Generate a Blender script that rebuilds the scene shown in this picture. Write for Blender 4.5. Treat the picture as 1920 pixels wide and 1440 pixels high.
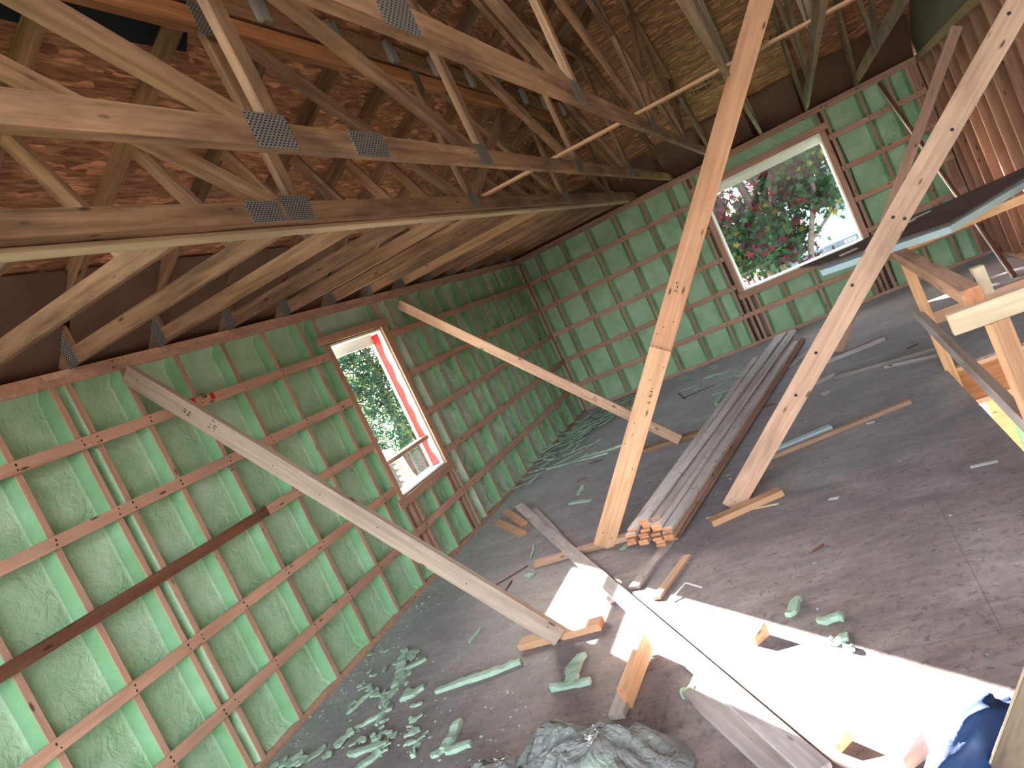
import bpy, bmesh, math, random
import numpy as np
from mathutils import Vector, Matrix, noise
random.seed(7)
for o in list(bpy.data.objects): bpy.data.objects.remove(o)
SC = bpy.context.scene
COL = SC.collection
V = Vector
# ------------------------------------------------------------------ camera
CP = V((3.5647, -9.9064, 1.6508)); YAW, PIT, ROL, FPX = [math.radians(a) for a in (114.3156, -4.4658, -25.2032)] + [1344.376]
_f = V((math.cos(YAW)*math.cos(PIT), math.sin(YAW)*math.cos(PIT), math.sin(PIT)))
_r = V((math.sin(YAW), -math.cos(YAW), 0)); _u = _r.cross(_f)
CR = math.cos(ROL)*_r + math.sin(ROL)*_u
CU = -math.sin(ROL)*_r + math.cos(ROL)*_u
CF = _f
cam = bpy.data.objects.new('camera', bpy.data.cameras.new('camera')); COL.objects.link(cam)
cam.matrix_world = Matrix(((CR.x, CU.x, -CF.x, CP.x), (CR.y, CU.y, -CF.y, CP.y), (CR.z, CU.z, -CF.z, CP.z), (0, 0, 0, 1)))
cam.data.sensor_fit = 'HORIZONTAL'; cam.data.sensor_width = 36; cam.data.lens = FPX/1920*36
cam.data.clip_start = 0.05; cam.data.clip_end = 300
SC.camera = cam
# ------------------------------------------------------------------ light
SUN_D = V((1.0, -0.92, -0.49)).normalized()
w = bpy.data.worlds.new('sky'); SC.world = w; w.use_nodes = True
nt = w.node_tree; nt.nodes.clear()
sky = nt.nodes.new('ShaderNodeTexSky'); sky.sky_type = 'NISHITA'; sky.sun_disc = False
sky.sun_elevation = math.radians(20); sky.sun_rotation = math.atan2(-SUN_D.x, -SUN_D.y)
sky.air_density = 1.2; sky.dust_density = 2.5
hs = nt.nodes.new('ShaderNodeHueSaturation'); hs.inputs['Saturation'].default_value = 0.55
bg = nt.nodes.new('ShaderNodeBackground'); bg.inputs['Strength'].default_value = 0.34
wo = nt.nodes.new('ShaderNodeOutputWorld')
nt.links.new(sky.outputs[0], hs.inputs['Color']); nt.links.new(hs.outputs[0], bg.inputs[0]); nt.links.new(bg.outputs[0], wo.inputs[0])
sl = bpy.data.lights.new('sun', 'SUN'); sl.energy = 22.0; sl.angle = math.radians(0.6); sl.color = (1, 0.93, 0.84)
so = bpy.data.objects.new('sun', sl); COL.objects.link(so); so.rotation_euler = SUN_D.to_track_quat('-Z', 'Y').to_euler(); so.location = (-8, 8, 8)
SC.view_settings.view_transform = 'Standard'; SC.view_settings.look = 'None'
SC.view_settings.exposure = 2.75; SC.view_settings.gamma = 1; SC.view_settings.use_curve_mapping = False
# ------------------------------------------------------------------ pixel -> world helpers (survey of the photograph)
def ray(u, v): return CF + (u-960)/FPX*CR - (v-720)/FPX*CU
def on(u, v, ax, val):
    d = ray(u, v); return CP + d*((val-CP[ax])/d[ax])
def fl(u, v, z=0.0): return on(u, v, 2, z)
def at(u, v, t): return CP + ray(u, v)*t
def onplane(u, v, p, n):
    d = ray(u, v); return CP + d*((p-CP).dot(n)/d.dot(n))
# ------------------------------------------------------------------ materials
M = {}
def newmat(name):
    m = bpy.data.materials.new(name); m.use_nodes = True; nt = m.node_tree
    b = nt.nodes['Principled BSDF']; M[name] = m
    return m, nt, b
def N(nt, t, **kw):
    n = nt.nodes.new(t)
    for k, v in kw.items():
        if k in n.inputs: n.inputs[k].default_value = v
        else: setattr(n, k, v)
    return n
def ramp(nt, fac, stops):
    r = nt.nodes.new('ShaderNodeValToRGB'); e = r.color_ramp.elements
    while len(e) < len(stops): e.new(0.5)
    for i, (p, c) in enumerate(stops): e[i].position = p; e[i].color = (*c, 1) if len(c) == 3 else c
    nt.links.new(fac, r.inputs[0]); return r
def mix(nt, a, b, fac, mode='MIX'):
    n = nt.nodes.new('ShaderNodeMix'); n.data_type = 'RGBA'; n.blend_type = mode
    for s, val in ((n.inputs[6], a), (n.inputs[7], b), (n.inputs[0], fac)):
        if hasattr(val, 'is_output'): nt.links.new(val, s)
        elif isinstance(val, (int, float)): s.default_value = val
        else: s.default_value = (*val, 1)
    return n.outputs[2]
def coords(nt, scale, rnd=True):
    tc = nt.nodes.new('ShaderNodeTexCoord'); mp = nt.nodes.new('ShaderNodeMapping'); mp.inputs['Scale'].default_value = scale
    if rnd:
        oi = nt.nodes.new('ShaderNodeObjectInfo'); mu = N(nt, 'ShaderNodeVectorMath', operation='SCALE'); mu.inputs[0].default_value = (17, 31, 23)
        nt.links.new(oi.outputs['Random'], mu.inputs['Scale'])
        ad = N(nt, 'ShaderNodeVectorMath', operation='ADD'); nt.links.new(tc.outputs['Object'], ad.inputs[0]); nt.links.new(mu.outputs[0], ad.inputs[1])
        nt.links.new(ad.outputs[0], mp.inputs['Vector'])
    else: nt.links.new(tc.outputs['Object'], mp.inputs['Vector'])
    return mp.outputs[0]
def bump(nt, b, h, dist, strength=1.0):
    bn = nt.nodes.new('ShaderNodeBump'); bn.inputs['Distance'].default_value = dist; bn.inputs['Strength'].default_value = strength
    nt.links.new(h, bn.inputs['Height']); nt.links.new(bn.outputs[0], b.inputs['Normal'])
def wood(name, light, dark, knots=True, stain=0.35, rough=0.75, var=0.25):
    m, nt, b = newmat(name)
    c = coords(nt, (1.2, 22, 22)); n1 = N(nt, 'ShaderNodeTexNoise', Scale=1.6, Detail=5.0, Roughness=0.6, Distortion=0.6); nt.links.new(c, n1.inputs['Vector'])
    r1 = ramp(nt, n1.outputs[0], [(0.30, dark), (0.68, light)])
    c2 = coords(nt, (0.9, 3.5, 3.5)); n2 = N(nt, 'ShaderNodeTexNoise', Scale=1.5, Detail=4.0, Roughness=0.65); nt.links.new(c2, n2.inputs['Vector'])
    r2 = ramp(nt, n2.outputs[0], [(0.36, (0.42, 0.38, 0.38)), (0.58, (1, 1, 1))])
    col = mix(nt, r1.outputs[0], r2.outputs[0], stain, 'MULTIPLY')
    if knots:
        c3 = coords(nt, (4.2, 13, 13)); vo = N(nt, 'ShaderNodeTexVoronoi', Scale=1.0); nt.links.new(c3, vo.inputs['Vector'])
        r3 = ramp(nt, vo.outputs['Distance'], [(0.06, (0.10, 0.05, 0.03)), (0.13, (1, 1, 1))])
        col = mix(nt, col, r3.outputs[0], 0.85, 'MULTIPLY')
    oi = nt.nodes.new('ShaderNodeObjectInfo'); rv = ramp(nt, oi.outputs['Random'], [(0.0, (1-var, 1-var*1.1, 1-var*1.2)), (0.5, (1, 0.97, 0.94)), (1.0, (1+var*0.2, 1+var*0.2, 1+var*0.2))])
    col = mix(nt, col, rv.outputs[0], 1.0, 'MULTIPLY')
    nt.links.new(col, b.inputs['Base Color']); b.inputs['Roughness'].default_value = rough
    bump(nt, b, n1.outputs[0], 0.0015, 0.5)
    return m
wood('fir', (0.68, 0.36, 0.215), (0.52, 0.245, 0.13), stain=0.3)
wood('truss_lumber', (0.43, 0.245, 0.14), (0.21, 0.108, 0.055), stain=0.95)
wood('weathered_lumber', (0.36, 0.27, 0.185), (0.19, 0.13, 0.09), stain=0.8)
wood('strapping', (0.64, 0.385, 0.285), (0.50, 0.28, 0.20), stain=0.35, var=0.15)
wood('stud', (0.60, 0.37, 0.28), (0.46, 0.265, 0.195), stain=0.4, var=0.2)
wood('dark_strapping', (0.24, 0.10, 0.05), (0.12, 0.045, 0.025), stain=0.6)
wood('fresh_pine', (0.78, 0.475, 0.285), (0.58, 0.31, 0.165), stain=0.3)
wood('pale_pine', (0.78, 0.63, 0.44), (0.56, 0.42, 0.27), stain=0.3)
wood('brace_pine', (0.66, 0.43, 0.31), (0.46, 0.27, 0.18), stain=0.5)
wood('grey_board', (0.56, 0.50, 0.49), (0.38, 0.32, 0.31), stain=0.6)
wood('dull_pine', (0.50, 0.40, 0.33), (0.36, 0.26, 0.20), stain=0.4)
m = wood('rough_board', (0.78, 0.74, 0.74), (0.56, 0.50, 0.49), knots=False, stain=0.35, var=0.2)  # weathered tone, lightened further for window light on the upper boards
nt = m.node_tree; b = nt.nodes['Principled BSDF']; lk = b.inputs['Base Color'].links[0].from_socket
n9 = N(nt, 'ShaderNodeTexNoise', Scale=1.0, Detail=2.0); nt.links.new(coords(nt, (38, 9, 9)), n9.inputs['Vector'])
r9 = ramp(nt, n9.outputs[0], [(0.30, (0.25, 0.22, 0.22)), (0.36, (1, 1, 1))]); nt.links.new(mix(nt, lk, r9.outputs[0], 0.8, 'MULTIPLY'), b.inputs['Base Color'])
wood('red_brown_stud', (0.54, 0.31, 0.22), (0.38, 0.19, 0.125), stain=0.5, var=0.3)
wood('end_grain', (0.78, 0.36, 0.18), (0.5, 0.2, 0.09), knots=False)
wood('plywood_rim', (0.50, 0.22, 0.09), (0.30, 0.11, 0.045), stain=0.4)
def plain(name, col, rough=0.6, metal=0.0, nscale=8, namt=0.25, bumpd=0.0, emit=0):
    m, nt, b = newmat(name)
    c = coords(nt, (1, 1, 1)); n = N(nt, 'ShaderNodeTexNoise', Scale=float(nscale), Detail=5.0); nt.links.new(c, n.inputs['Vector'])
    k = [x*(1-namt) for x in col]; r = ramp(nt, n.outputs[0], [(0.3, k), (0.7, col)])
    nt.links.new(r.outputs[0], b.inputs['Base Color']); b.inputs['Roughness'].default_value = rough; b.inputs['Metallic'].default_value = metal
    if bumpd: bump(nt, b, n.outputs[0], bumpd)
    return m
# OSB
def osb(name, a, bcol, sc=1.0):
    m, nt, b = newmat(name)
    c = coords(nt, (5*sc, 26*sc, 10), False); v1 = N(nt, 'ShaderNodeTexVoronoi', Scale=1.6); 
    dn = N(nt, 'ShaderNodeTexNoise', Scale=3.0, Detail=2.0); nt.links.new(coords(nt, (2, 2, 2), False), dn.inputs['Vector'])
    ad = N(nt, 'ShaderNodeVectorMath', operation='MULTIPLY_ADD'); nt.links.new(dn.outputs['Color'], ad.inputs[0]); ad.inputs[1].default_value = (1.0, 2.2, 1); nt.links.new(c, ad.inputs[2])
    nt.links.new(ad.outputs[0], v1.inputs['Vector'])
    sep = nt.nodes.new('ShaderNodeSeparateColor'); nt.links.new(v1.outputs['Color'], sep.inputs[0])
    r = ramp(nt, sep.outputs[0], [(0.0, bcol), (0.75, a), (0.97, tuple(min(1, x*1.7) for x in a))])
    c2 = coords(nt, (3, 40, 10), False); n2 = N(nt, 'ShaderNodeTexNoise', Scale=2.0, Detail=6.0, Roughness=0.7); nt.links.new(c2, n2.inputs['Vector'])
    r2 = ramp(nt, n2.outputs[0], [(0.42, (0.30, 0.22, 0.18)), (0.55, (1, 1, 1))])
    col = mix(nt, r.outputs[0], r2.outputs[0], 0.65, 'MULTIPLY')
    nt.links.new(col, b.inputs['Base Color']); b.inputs['Roughness'].default_value = 0.7
    bump(nt, b, sep.outputs[0], 0.002, 0.7)
osb('osb', (0.50, 0.24, 0.13), (0.28, 0.115, 0.058))
# spray foam
def foam(name, a, bcol, c3, bd=0.006):
    m, nt, b = newmat(name)
    co = coords(nt, (1, 1, 1)); n = N(nt, 'ShaderNodeTexNoise', Scale=4.0, Detail=6.0, Roughness=0.6); nt.links.new(co, n.inputs['Vector'])
    r = ramp(nt, n.outputs[0], [(0.32, bcol), (0.55, a), (0.75, c3)])
    n2 = N(nt, 'ShaderNodeTexNoise', Scale=70.0, Detail=3.0, Distortion=1.2); nt.links.new(co, n2.inputs['Vector'])
    n3 = N(nt, 'ShaderNodeTexNoise', Scale=14.0, Detail=5.0, Distortion=1.5); nt.links.new(co, n3.inputs['Vector'])
    sm = N(nt, 'ShaderNodeMath', operation='MULTIPLY_ADD'); nt.links.new(n3.outputs[0], sm.inputs[0]); sm.inputs[1].default_value = 3.0; nt.links.new(n2.outputs[0], sm.inputs[2])
    nt.links.new(r.outputs[0], b.inputs['Base Color']); b.inputs['Roughness'].default_value = 0.6
    b.inputs['Specular IOR Level'].default_value = 0.3
    bump(nt, b, sm.outputs[0], bd)
foam('foam', (0.41, 0.61, 0.42), (0.31, 0.51, 0.30), (0.50, 0.69, 0.52), 0.0045)
foam('foam_pale', (0.46, 0.59, 0.47), (0.33, 0.48, 0.31), (0.60, 0.70, 0.60), 0.006)
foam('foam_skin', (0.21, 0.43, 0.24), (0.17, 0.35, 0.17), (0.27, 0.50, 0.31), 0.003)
foam('foam_scrap', (0.38, 0.51, 0.40), (0.28, 0.41, 0.29), (0.52, 0.62, 0.51), 0.003)
# subfloor
m, nt, b = newmat('subfloor')
c = coords(nt, (1, 1, 1), False)
n1 = N(nt, 'ShaderNodeTexNoise', Scale=0.9, Detail=7.0, Roughness=0.62, Distortion=0.8); nt.links.new(c, n1.inputs['Vector'])
r1 = ramp(nt, n1.outputs[0], [(0.28, (0.095, 0.058, 0.048)), (0.45, (0.165, 0.11, 0.097)), (0.62, (0.245, 0.188, 0.175)), (0.80, (0.42, 0.375, 0.365))])
mpn = coords(nt, (2.2, 8, 3), False); n2 = N(nt, 'ShaderNodeTexNoise', Scale=1.2, Detail=6.0, Roughness=0.7, Distortion=1.0); nt.links.new(mpn, n2.inputs['Vector'])
r2 = ramp(nt, n2.outputs[0], [(0.35, (0.6, 0.56, 0.54)), (0.62, (1.1, 1.1, 1.1))])
col = mix(nt, r1.outputs[0], r2.outputs[0], 0.6, 'MULTIPLY')
bk = N(nt, 'ShaderNodeTexBrick', Scale=1.0); bk.inputs['Mortar Size'].default_value = 0.003; bk.inputs['Brick Width'].default_value = 2.44; bk.inputs['Row Height'].default_value = 1.22
bk.inputs['Color1'].default_value = (1, 1, 1, 1); bk.inputs['Color2'].default_value = (0.94, 0.93, 0.93, 1); bk.inputs['Mortar'].default_value = (0.6, 0.56, 0.55, 1); nt.links.new(c, bk.inputs['Vector'])
col = mix(nt, col, bk.outputs[0], 0.9, 'MULTIPLY')
n4 = N(nt, 'ShaderNodeTexNoise', Scale=60.0, Detail=2.0); nt.links.new(c, n4.inputs['Vector']); r4 = ramp(nt, n4.outputs[0], [(0.68, (0, 0, 0)), (0.74, (1, 1, 1))])
n5 = N(nt, 'ShaderNodeTexNoise', Scale=3.0, Detail=3.0); nt.links.new(c, n5.inputs['Vector']); r5 = ramp(nt, n5.outputs[0], [(0.5, (0, 0, 0)), (0.62, (1, 1, 1))])
fk = mix(nt, r4.outputs[0], r5.outputs[0], 1.0, 'MULTIPLY')
col = mix(nt, col, (0.42, 0.42, 0.36), fk)
sx = nt.nodes.new('ShaderNodeSeparateXYZ'); nt.links.new(c, sx.inputs[0])
mr = N(nt, 'ShaderNodeMapRange'); mr.inputs['From Min'].default_value = 0.0; mr.inputs['From Max'].default_value = 0.75; mr.inputs['To Min'].default_value = 0.55; mr.inputs['To Max'].default_value = 0.0
nt.links.new(sx.outputs[0], mr.inputs[0]); col = mix(nt, col, (0.20, 0.27, 0.19), mr.outputs[0])
nt.links.new(col, b.inputs['Base Color']); b.inputs['Roughness'].default_value = 0.66; b.inputs['Specular IOR Level'].default_value = 0.4
n6 = N(nt, 'ShaderNodeTexNoise', Scale=26.0, Detail=6.0, Roughness=0.75, Distortion=0.8); nt.links.new(c, n6.inputs['Vector']); r6 = ramp(nt, n6.outputs[0], [(0.36, (0.35, 0.3, 0.28)), (0.47, (1, 1, 1)), (0.62, (1, 1, 1)), (0.72, (1.5, 1.5, 1.5))])
n7 = N(nt, 'ShaderNodeTexNoise', Scale=2.3, Detail=8.0, Roughness=0.7, Distortion=1.6); nt.links.new(coords(nt, (1, 1.6, 1), False), n7.inputs['Vector']); r7 = ramp(nt, n7.outputs[0], [(0.38, (0.62, 0.58, 0.57)), (0.52, (1, 1, 1)), (0.66, (1.55, 1.55, 1.6))])
nt.links.new(mix(nt, mix(nt, col, r6.outputs[0], 0.9, 'MULTIPLY'), r7.outputs[0], 0.55, 'MULTIPLY'), b.inputs['Base Color'])
bump(nt, b, n2.outputs[0], 0.004)
b.inputs['Sheen Weight'].default_value = 0.35; b.inputs['Sheen Roughness'].default_value = 0.45; b.inputs['Sheen Tint'].default_value = (0.85, 0.9, 1, 1)
# baffle, metals etc.
plain('cardboard', (0.42, 0.245, 0.185), 0.8, namt=0.3, nscale=3)
plain('dark_felt', (0.02, 0.03, 0.035), 0.8)
plain('white_vinyl', (0.82, 0.83, 0.82), 0.35, namt=0.03)
plain('red_film', (0.62, 0.03, 0.035), 0.25, namt=0.5, nscale=40, bumpd=0.004)
plain('blue_film', (0.10, 0.16, 0.42), 0.4)
plain('grey_panel', (0.20, 0.19, 0.155), 0.8, nscale=2)
plain('yellow_plate', (0.42, 0.30, 0.16), 0.8, nscale=5)
plain('blue_foamboard', (0.50, 0.66, 0.72), 0.6, namt=0.1)
plain('teal_film', (0.012, 0.07, 0.09), 0.5)
plain('brown_ply', (0.19, 0.125, 0.11), 0.75, nscale=6, namt=0.45)
plain('ink', (0.03, 0.02, 0.02), 0.7)
plain('red_paint', (0.6, 0.02, 0.02), 0.6)
plain('blue_fabric', (0.006, 0.035, 0.13), 0.75, nscale=10, namt=0.3, bumpd=0.01)
plain('sheathing_out', (0.35, 0.30, 0.25), 0.8)
plain('gap_black', (0.03, 0.03, 0.03), 0.5)
plain('white_plastic', (0.75, 0.77, 0.80), 0.4)
m, nt, b = newmat('plate_metal')
c = coords(nt, (1, 1, 1), False); mp = N(nt, 'ShaderNodeMapping'); mp.inputs['Scale'].default_value = (45, 110, 1); nt.links.new(c, mp.inputs['Vector'])
ck = N(nt, 'ShaderNodeTexBrick', Scale=1.0); ck.inputs['Mortar Size'].default_value = 0.16; ck.inputs['Color1'].default_value = (0.03, 0.03, 0.03, 1); ck.inputs['Color2'].default_value = (0.06, 0.055, 0.05, 1); ck.inputs['Mortar'].default_value = (0.36, 0.34, 0.32, 1); ck.inputs['Brick Width'].default_value = 0.9; ck.inputs['Row Height'].default_value = 1.0
nt.links.new(mp.outputs[0], ck.inputs['Vector']); nt.links.new(ck.outputs[0], b.inputs['Base Color']); b.inputs['Metallic'].default_value = 0.55; b.inputs['Roughness'].default_value = 0.5
m, nt, b = newmat('galvanised'); b.inputs['Base Color'].default_value = (0.5, 0.5, 0.5, 1); b.inputs['Metallic'].default_value = 0.8; b.inputs['Roughness'].default_value = 0.45
# glass / plastic bag
m, nt, b = newmat('glass'); nt.nodes.clear()
tr = N(nt, 'ShaderNodeBsdfTransparent'); gl = N(nt, 'ShaderNodeBsdfGlossy', Roughness=0.02); mx = nt.nodes.new('ShaderNodeMixShader'); ou = nt.nodes.new('ShaderNodeOutputMaterial')
mx.inputs[0].default_value = 0.012; nt.links.new(tr.outputs[0], mx.inputs[1]); nt.links.new(gl.outputs[0], mx.inputs[2]); nt.links.new(mx.outputs[0], ou.inputs[0])
m, nt, b = newmat('poly_film'); nt.nodes.clear()
tr = N(nt, 'ShaderNodeBsdfTransparent'); tr.inputs[0].default_value = (0.93, 0.95, 0.94, 1); gl = N(nt, 'ShaderNodeBsdfGlossy', Roughness=0.10); df = N(nt, 'ShaderNodeBsdfDiffuse'); df.inputs[0].default_value = (0.85, 0.90, 0.87, 1)
fr = N(nt, 'ShaderNodeLayerWeight', Blend=0.32); mx = nt.nodes.new('ShaderNodeMixShader'); m2 = nt.nodes.new('ShaderNodeMixShader'); ou = nt.nodes.new('ShaderNodeOutputMaterial')
m2.inputs[0].default_value = 0.18; nt.links.new(tr.outputs[0], m2.inputs[1]); nt.links.new(df.outputs[0], m2.inputs[2])
nt.links.new(fr.outputs['Fresnel'], mx.inputs[0]); nt.links.new(m2.outputs[0], mx.inputs[1]); nt.links.new(gl.outputs[0], mx.inputs[2]); nt.links.new(mx.outputs[0], ou.inputs[0])
cc = coords(nt, (1, 1, 1)); nn = N(nt, 'ShaderNodeTexNoise', Scale=6.0, Detail=3.0, Distortion=3.0); nt.links.new(cc, nn.inputs['Vector'])
bn = N(nt, 'ShaderNodeBump', Distance=0.06); nt.links.new(nn.outputs[0], bn.inputs['Height'])
for q in (gl, df, fr): nt.links.new(bn.outputs[0], q.inputs['Normal'])
# outdoor
plain('lawn', (0.085, 0.15, 0.03), 0.9, nscale=3, namt=0.5)
plain('earth', (0.12, 0.06, 0.045), 0.9, nscale=2, namt=0.4)
plain('bark', (0.16, 0.13, 0.13), 0.85, nscale=20, namt=0.5, bumpd=0.02)
plain('siding', (0.30, 0.40, 0.45), 0.6, namt=0.06)
plain('roof_grey', (0.12, 0.15, 0.19), 0.8)
plain('deck_red', (0.30, 0.05, 0.08), 0.7)
plain('dark_post', (0.05, 0.05, 0.055), 0.6)
def leafmat(name, col):
    m, nt, b = newmat(name); nt.nodes.clear()
    d = N(nt, 'ShaderNodeBsdfDiffuse'); t = N(nt, 'ShaderNodeBsdfTranslucent'); mx = nt.nodes.new('ShaderNodeMixShader'); ou = nt.nodes.new('ShaderNodeOutputMaterial')
    cc = coords(nt, (1, 1, 1), False); nn = N(nt, 'ShaderNodeTexNoise', Scale=1.2); nt.links.new(cc, nn.inputs['Vector'])
    r = ramp(nt, nn.outputs[0], [(0.35, tuple(x*0.55 for x in col)), (0.65, col)])
    nt.links.new(r.outputs[0], d.inputs[0]); nt.links.new(r.outputs[0], t.inputs[0]); mx.inputs[0].default_value = 0.4
    nt.links.new(d.outputs[0], mx.inputs[1]); nt.links.new(t.outputs[0], mx.inputs[2]); nt.links.new(mx.outputs[0], ou.inputs[0])
leafmat('leaf_purple', (0.085, 0.045, 0.07)); leafmat('leaf_red', (0.16, 0.02, 0.035)); leafmat('leaf_green', (0.04, 0.095, 0.05)); leafmat('leaf_yellow', (0.20, 0.19, 0.05))
leafmat('needle', (0.035, 0.08, 0.055)); leafmat('needle_light', (0.13, 0.18, 0.07))
# ------------------------------------------------------------------ object helpers
WM = {}
def link(o, parent=None, world=None):
    COL.objects.link(o)
    world = world if world is not None else Matrix.Identity(4)
    WM[o.name] = world
    if parent is not None:
        o.parent = parent; o.matrix_parent_inverse = WM[parent.name].inverted()
    o.matrix_basis = world
    return o
def obj(name, bm, mats, parent=None, world=None, smooth=False):
    me = bpy.data.meshes.new(name); bm.normal_update(); bm.to_mesh(me); bm.free()
    for mm in (mats if isinstance(mats, (list, tuple)) else [mats]): me.materials.append(M[mm])
    if smooth:
        for p in me.polygons: p.use_smooth = True
    return link(bpy.data.objects.new(name, me), parent, world)
def tag(o, label=None, cat=None, group=None, kind=None):
    if label: o['label'] = label
    if cat: o['category'] = cat
    if group: o['group'] = group
    if kind: o['kind'] = kind
    return o
def thing(name, loc, label=None, cat=None, group=None, kind=None):
    o = bpy.data.objects.new(name, None); o.empty_display_size = 0.1
    link(o, None, Matrix.Translation(V(loc))); return tag(o, label, cat, group, kind)
def frame(A, B, nrm):
    X = (B-A).normalized(); Z = (nrm - X*nrm.dot(X)).normalized(); Y = Z.cross(X)
    return Matrix(((X.x, Y.x, Z.x, A.x), (X.y, Y.y, Z.y, A.y), (X.z, Y.z, Z.z, A.z), (0, 0, 0, 1)))
def bxm(x0, x1, y0, y1, z0, z1, bev=0.0, bm=None):
    own = bm is None
    if own: bm = bmesh.new()
    vs = [bm.verts.new(p) for p in ((x0,y0,z0),(x1,y0,z0),(x1,y1,z0),(x0,y1,z0),(x0,y0,z1),(x1,y0,z1),(x1,y1,z1),(x0,y1,z1))]
    fs = [bm.faces.new([vs[i] for i in f]) for f in ((0,3,2,1),(4,5,6,7),(0,1,5,4),(1,2,6,5),(2,3,7,6),(3,0,4,7))]
    if bev and own: bmesh.ops.bevel(bm, geom=list(bm.edges), offset=bev, segments=1, affect='EDGES')
    return bm
def board(name, A, B, wd, th, nrm, mat, parent=None, bev=0.002, warp=0.0, endmat=None):
    """timber from A to B; wd across, th along nrm"""
    A, B, nrm = V(A), V(B), V(nrm); L = (B-A).length
    bm = bxm(0, L, -wd/2, wd/2, -th/2, th/2, min(bev, th*0.2))
    if warp:
        bmesh.ops.subdivide_edges(bm, edges=[e for e in bm.edges if abs((e.verts[0].co-e.verts[1].co).x) > L*0.5], cuts=6)
        for v in bm.verts:
            u = v.co.x/L; v.co.z += warp*math.sin(math.pi*u); v.co.y += warp*0.4*math.sin(math.pi*2*u)
    mats = [mat]
    if endmat:
        mats.append(endmat)
        bm.normal_update()
        for f in bm.faces:
            if abs(f.normal.x) > 0.9: f.material_index = 1
    return obj(name, bm, mats, parent, frame(A, B, nrm))
def boxw(name, x0, x1, y0, y1, z0, z1, mat, parent=None, bev=0.0):
    """world aligned box whose object origin is its low corner"""
    return obj(name, bxm(0, x1-x0, 0, y1-y0, 0, z1-z0, bev), mat, parent, Matrix.Translation((x0, y0, z0)))
UP = V((0, 0, 1)); XA = V((1, 0, 0)); YA = V((0, 1, 0))
H = 2.44; XR = 5.40; YN = -12.8
ORD = ['first', 'second', 'third', 'fourth', 'fifth', 'sixth', 'seventh', 'eighth', 'ninth', 'tenth', 'eleventh', 'twelfth', 'thirteenth', 'fourteenth', 'fifteenth', 'sixteenth']
# ================================================================== SETTING
# floor with stair opening
OX, OY0, OY1 = 4.11, -6.50, -4.05
def slab(name, z0, z1, mat, rects, parent=None):
    bm = bmesh.new()
    for r in rects: bxm(r[0], r[1], r[2], r[3], z0, z1, 0, bm)
    bmesh.ops.remove_doubles(bm, verts=bm.verts, dist=1e-5)
    return obj(name, bm, mat, parent)
tag(slab('floor', -0.02, 0.0, 'subfloor', [(0, OX, YN, 0), (OX, XR, OY1, 0), (OX, XR, YN, OY0)]), 'dusty plywood subfloor with a stair opening', None, None, 'structure')
jo = thing('trim_1', (OX, OY1, -0.3), 'floor framing around the stair opening', None, None, 'structure')
boxw('joist_header', OX-0.04, XR, OY1, OY1+0.04, -0.05, -0.021, 'strapping', jo)
boxw('joist_header', OX-0.04, XR, OY1+0.005, OY1+0.035, -0.29, -0.05, 'plywood_rim', jo)
boxw('joist_header', OX-0.04, XR, OY1-0.002, OY1+0.04, -0.325, -0.29, 'strapping', jo)
boxw('joist_header', OX-0.04, OX-0.001, OY0, OY1, -0.325, -0.021, 'plywood_rim', jo)
boxw('joist_header', OX, XR, OY0-0.04, OY0, -0.325, -0.021, 'plywood_rim', jo)
boxw('ceiling_deck', 0, OX-0.04, YN, 0, -0.34, -0.33, 'brown_ply', jo); boxw('ceiling_deck', OX-0.04, XR, OY1+0.04, 0, -0.34, -0.33, 'brown_ply', jo)
# lower storey
lo = thing('wall_lower', (0, 0, -2.8), 'lower storey seen down the stair opening', None, None, 'structure')
boxw('lower_floor', 0, XR, YN, 0, -2.85, -2.8, 'subfloor', lo)
boxw('insulation', 4.92, XR, 0.0, 0.10, -2.8, -0.33, 'foam_pale', lo); boxw('insulation', 0, 3.75, 0.0, 0.10, -2.8, -0.33, 'foam_pale', lo)
boxw('insulation', 3.75, 4.78, 0.0, 0.10, -2.8, -2.1, 'foam_pale', lo)
boxw('stud', 4.74, 4.92, -0.04, 0.10, -2.8, -0.33, 'fresh_pine', lo); boxw('stud', 3.70, 3.75, -0.04, 0.10, -2.8, -0.33, 'fresh_pine', lo)
boxw('window_jamb', 4.67, 4.74, -0.05, 0.16, -2.1, -0.33, 'white_vinyl', lo)
boxw('stud', 5.12, 5.16, -0.03, -0.001, -2.8, -0.33, 'fresh_pine', lo)
boxw('side_wall', XR, XR+0.12, YN, 0.14, -2.85, -0.001, 'foam_pale', lo)
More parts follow.
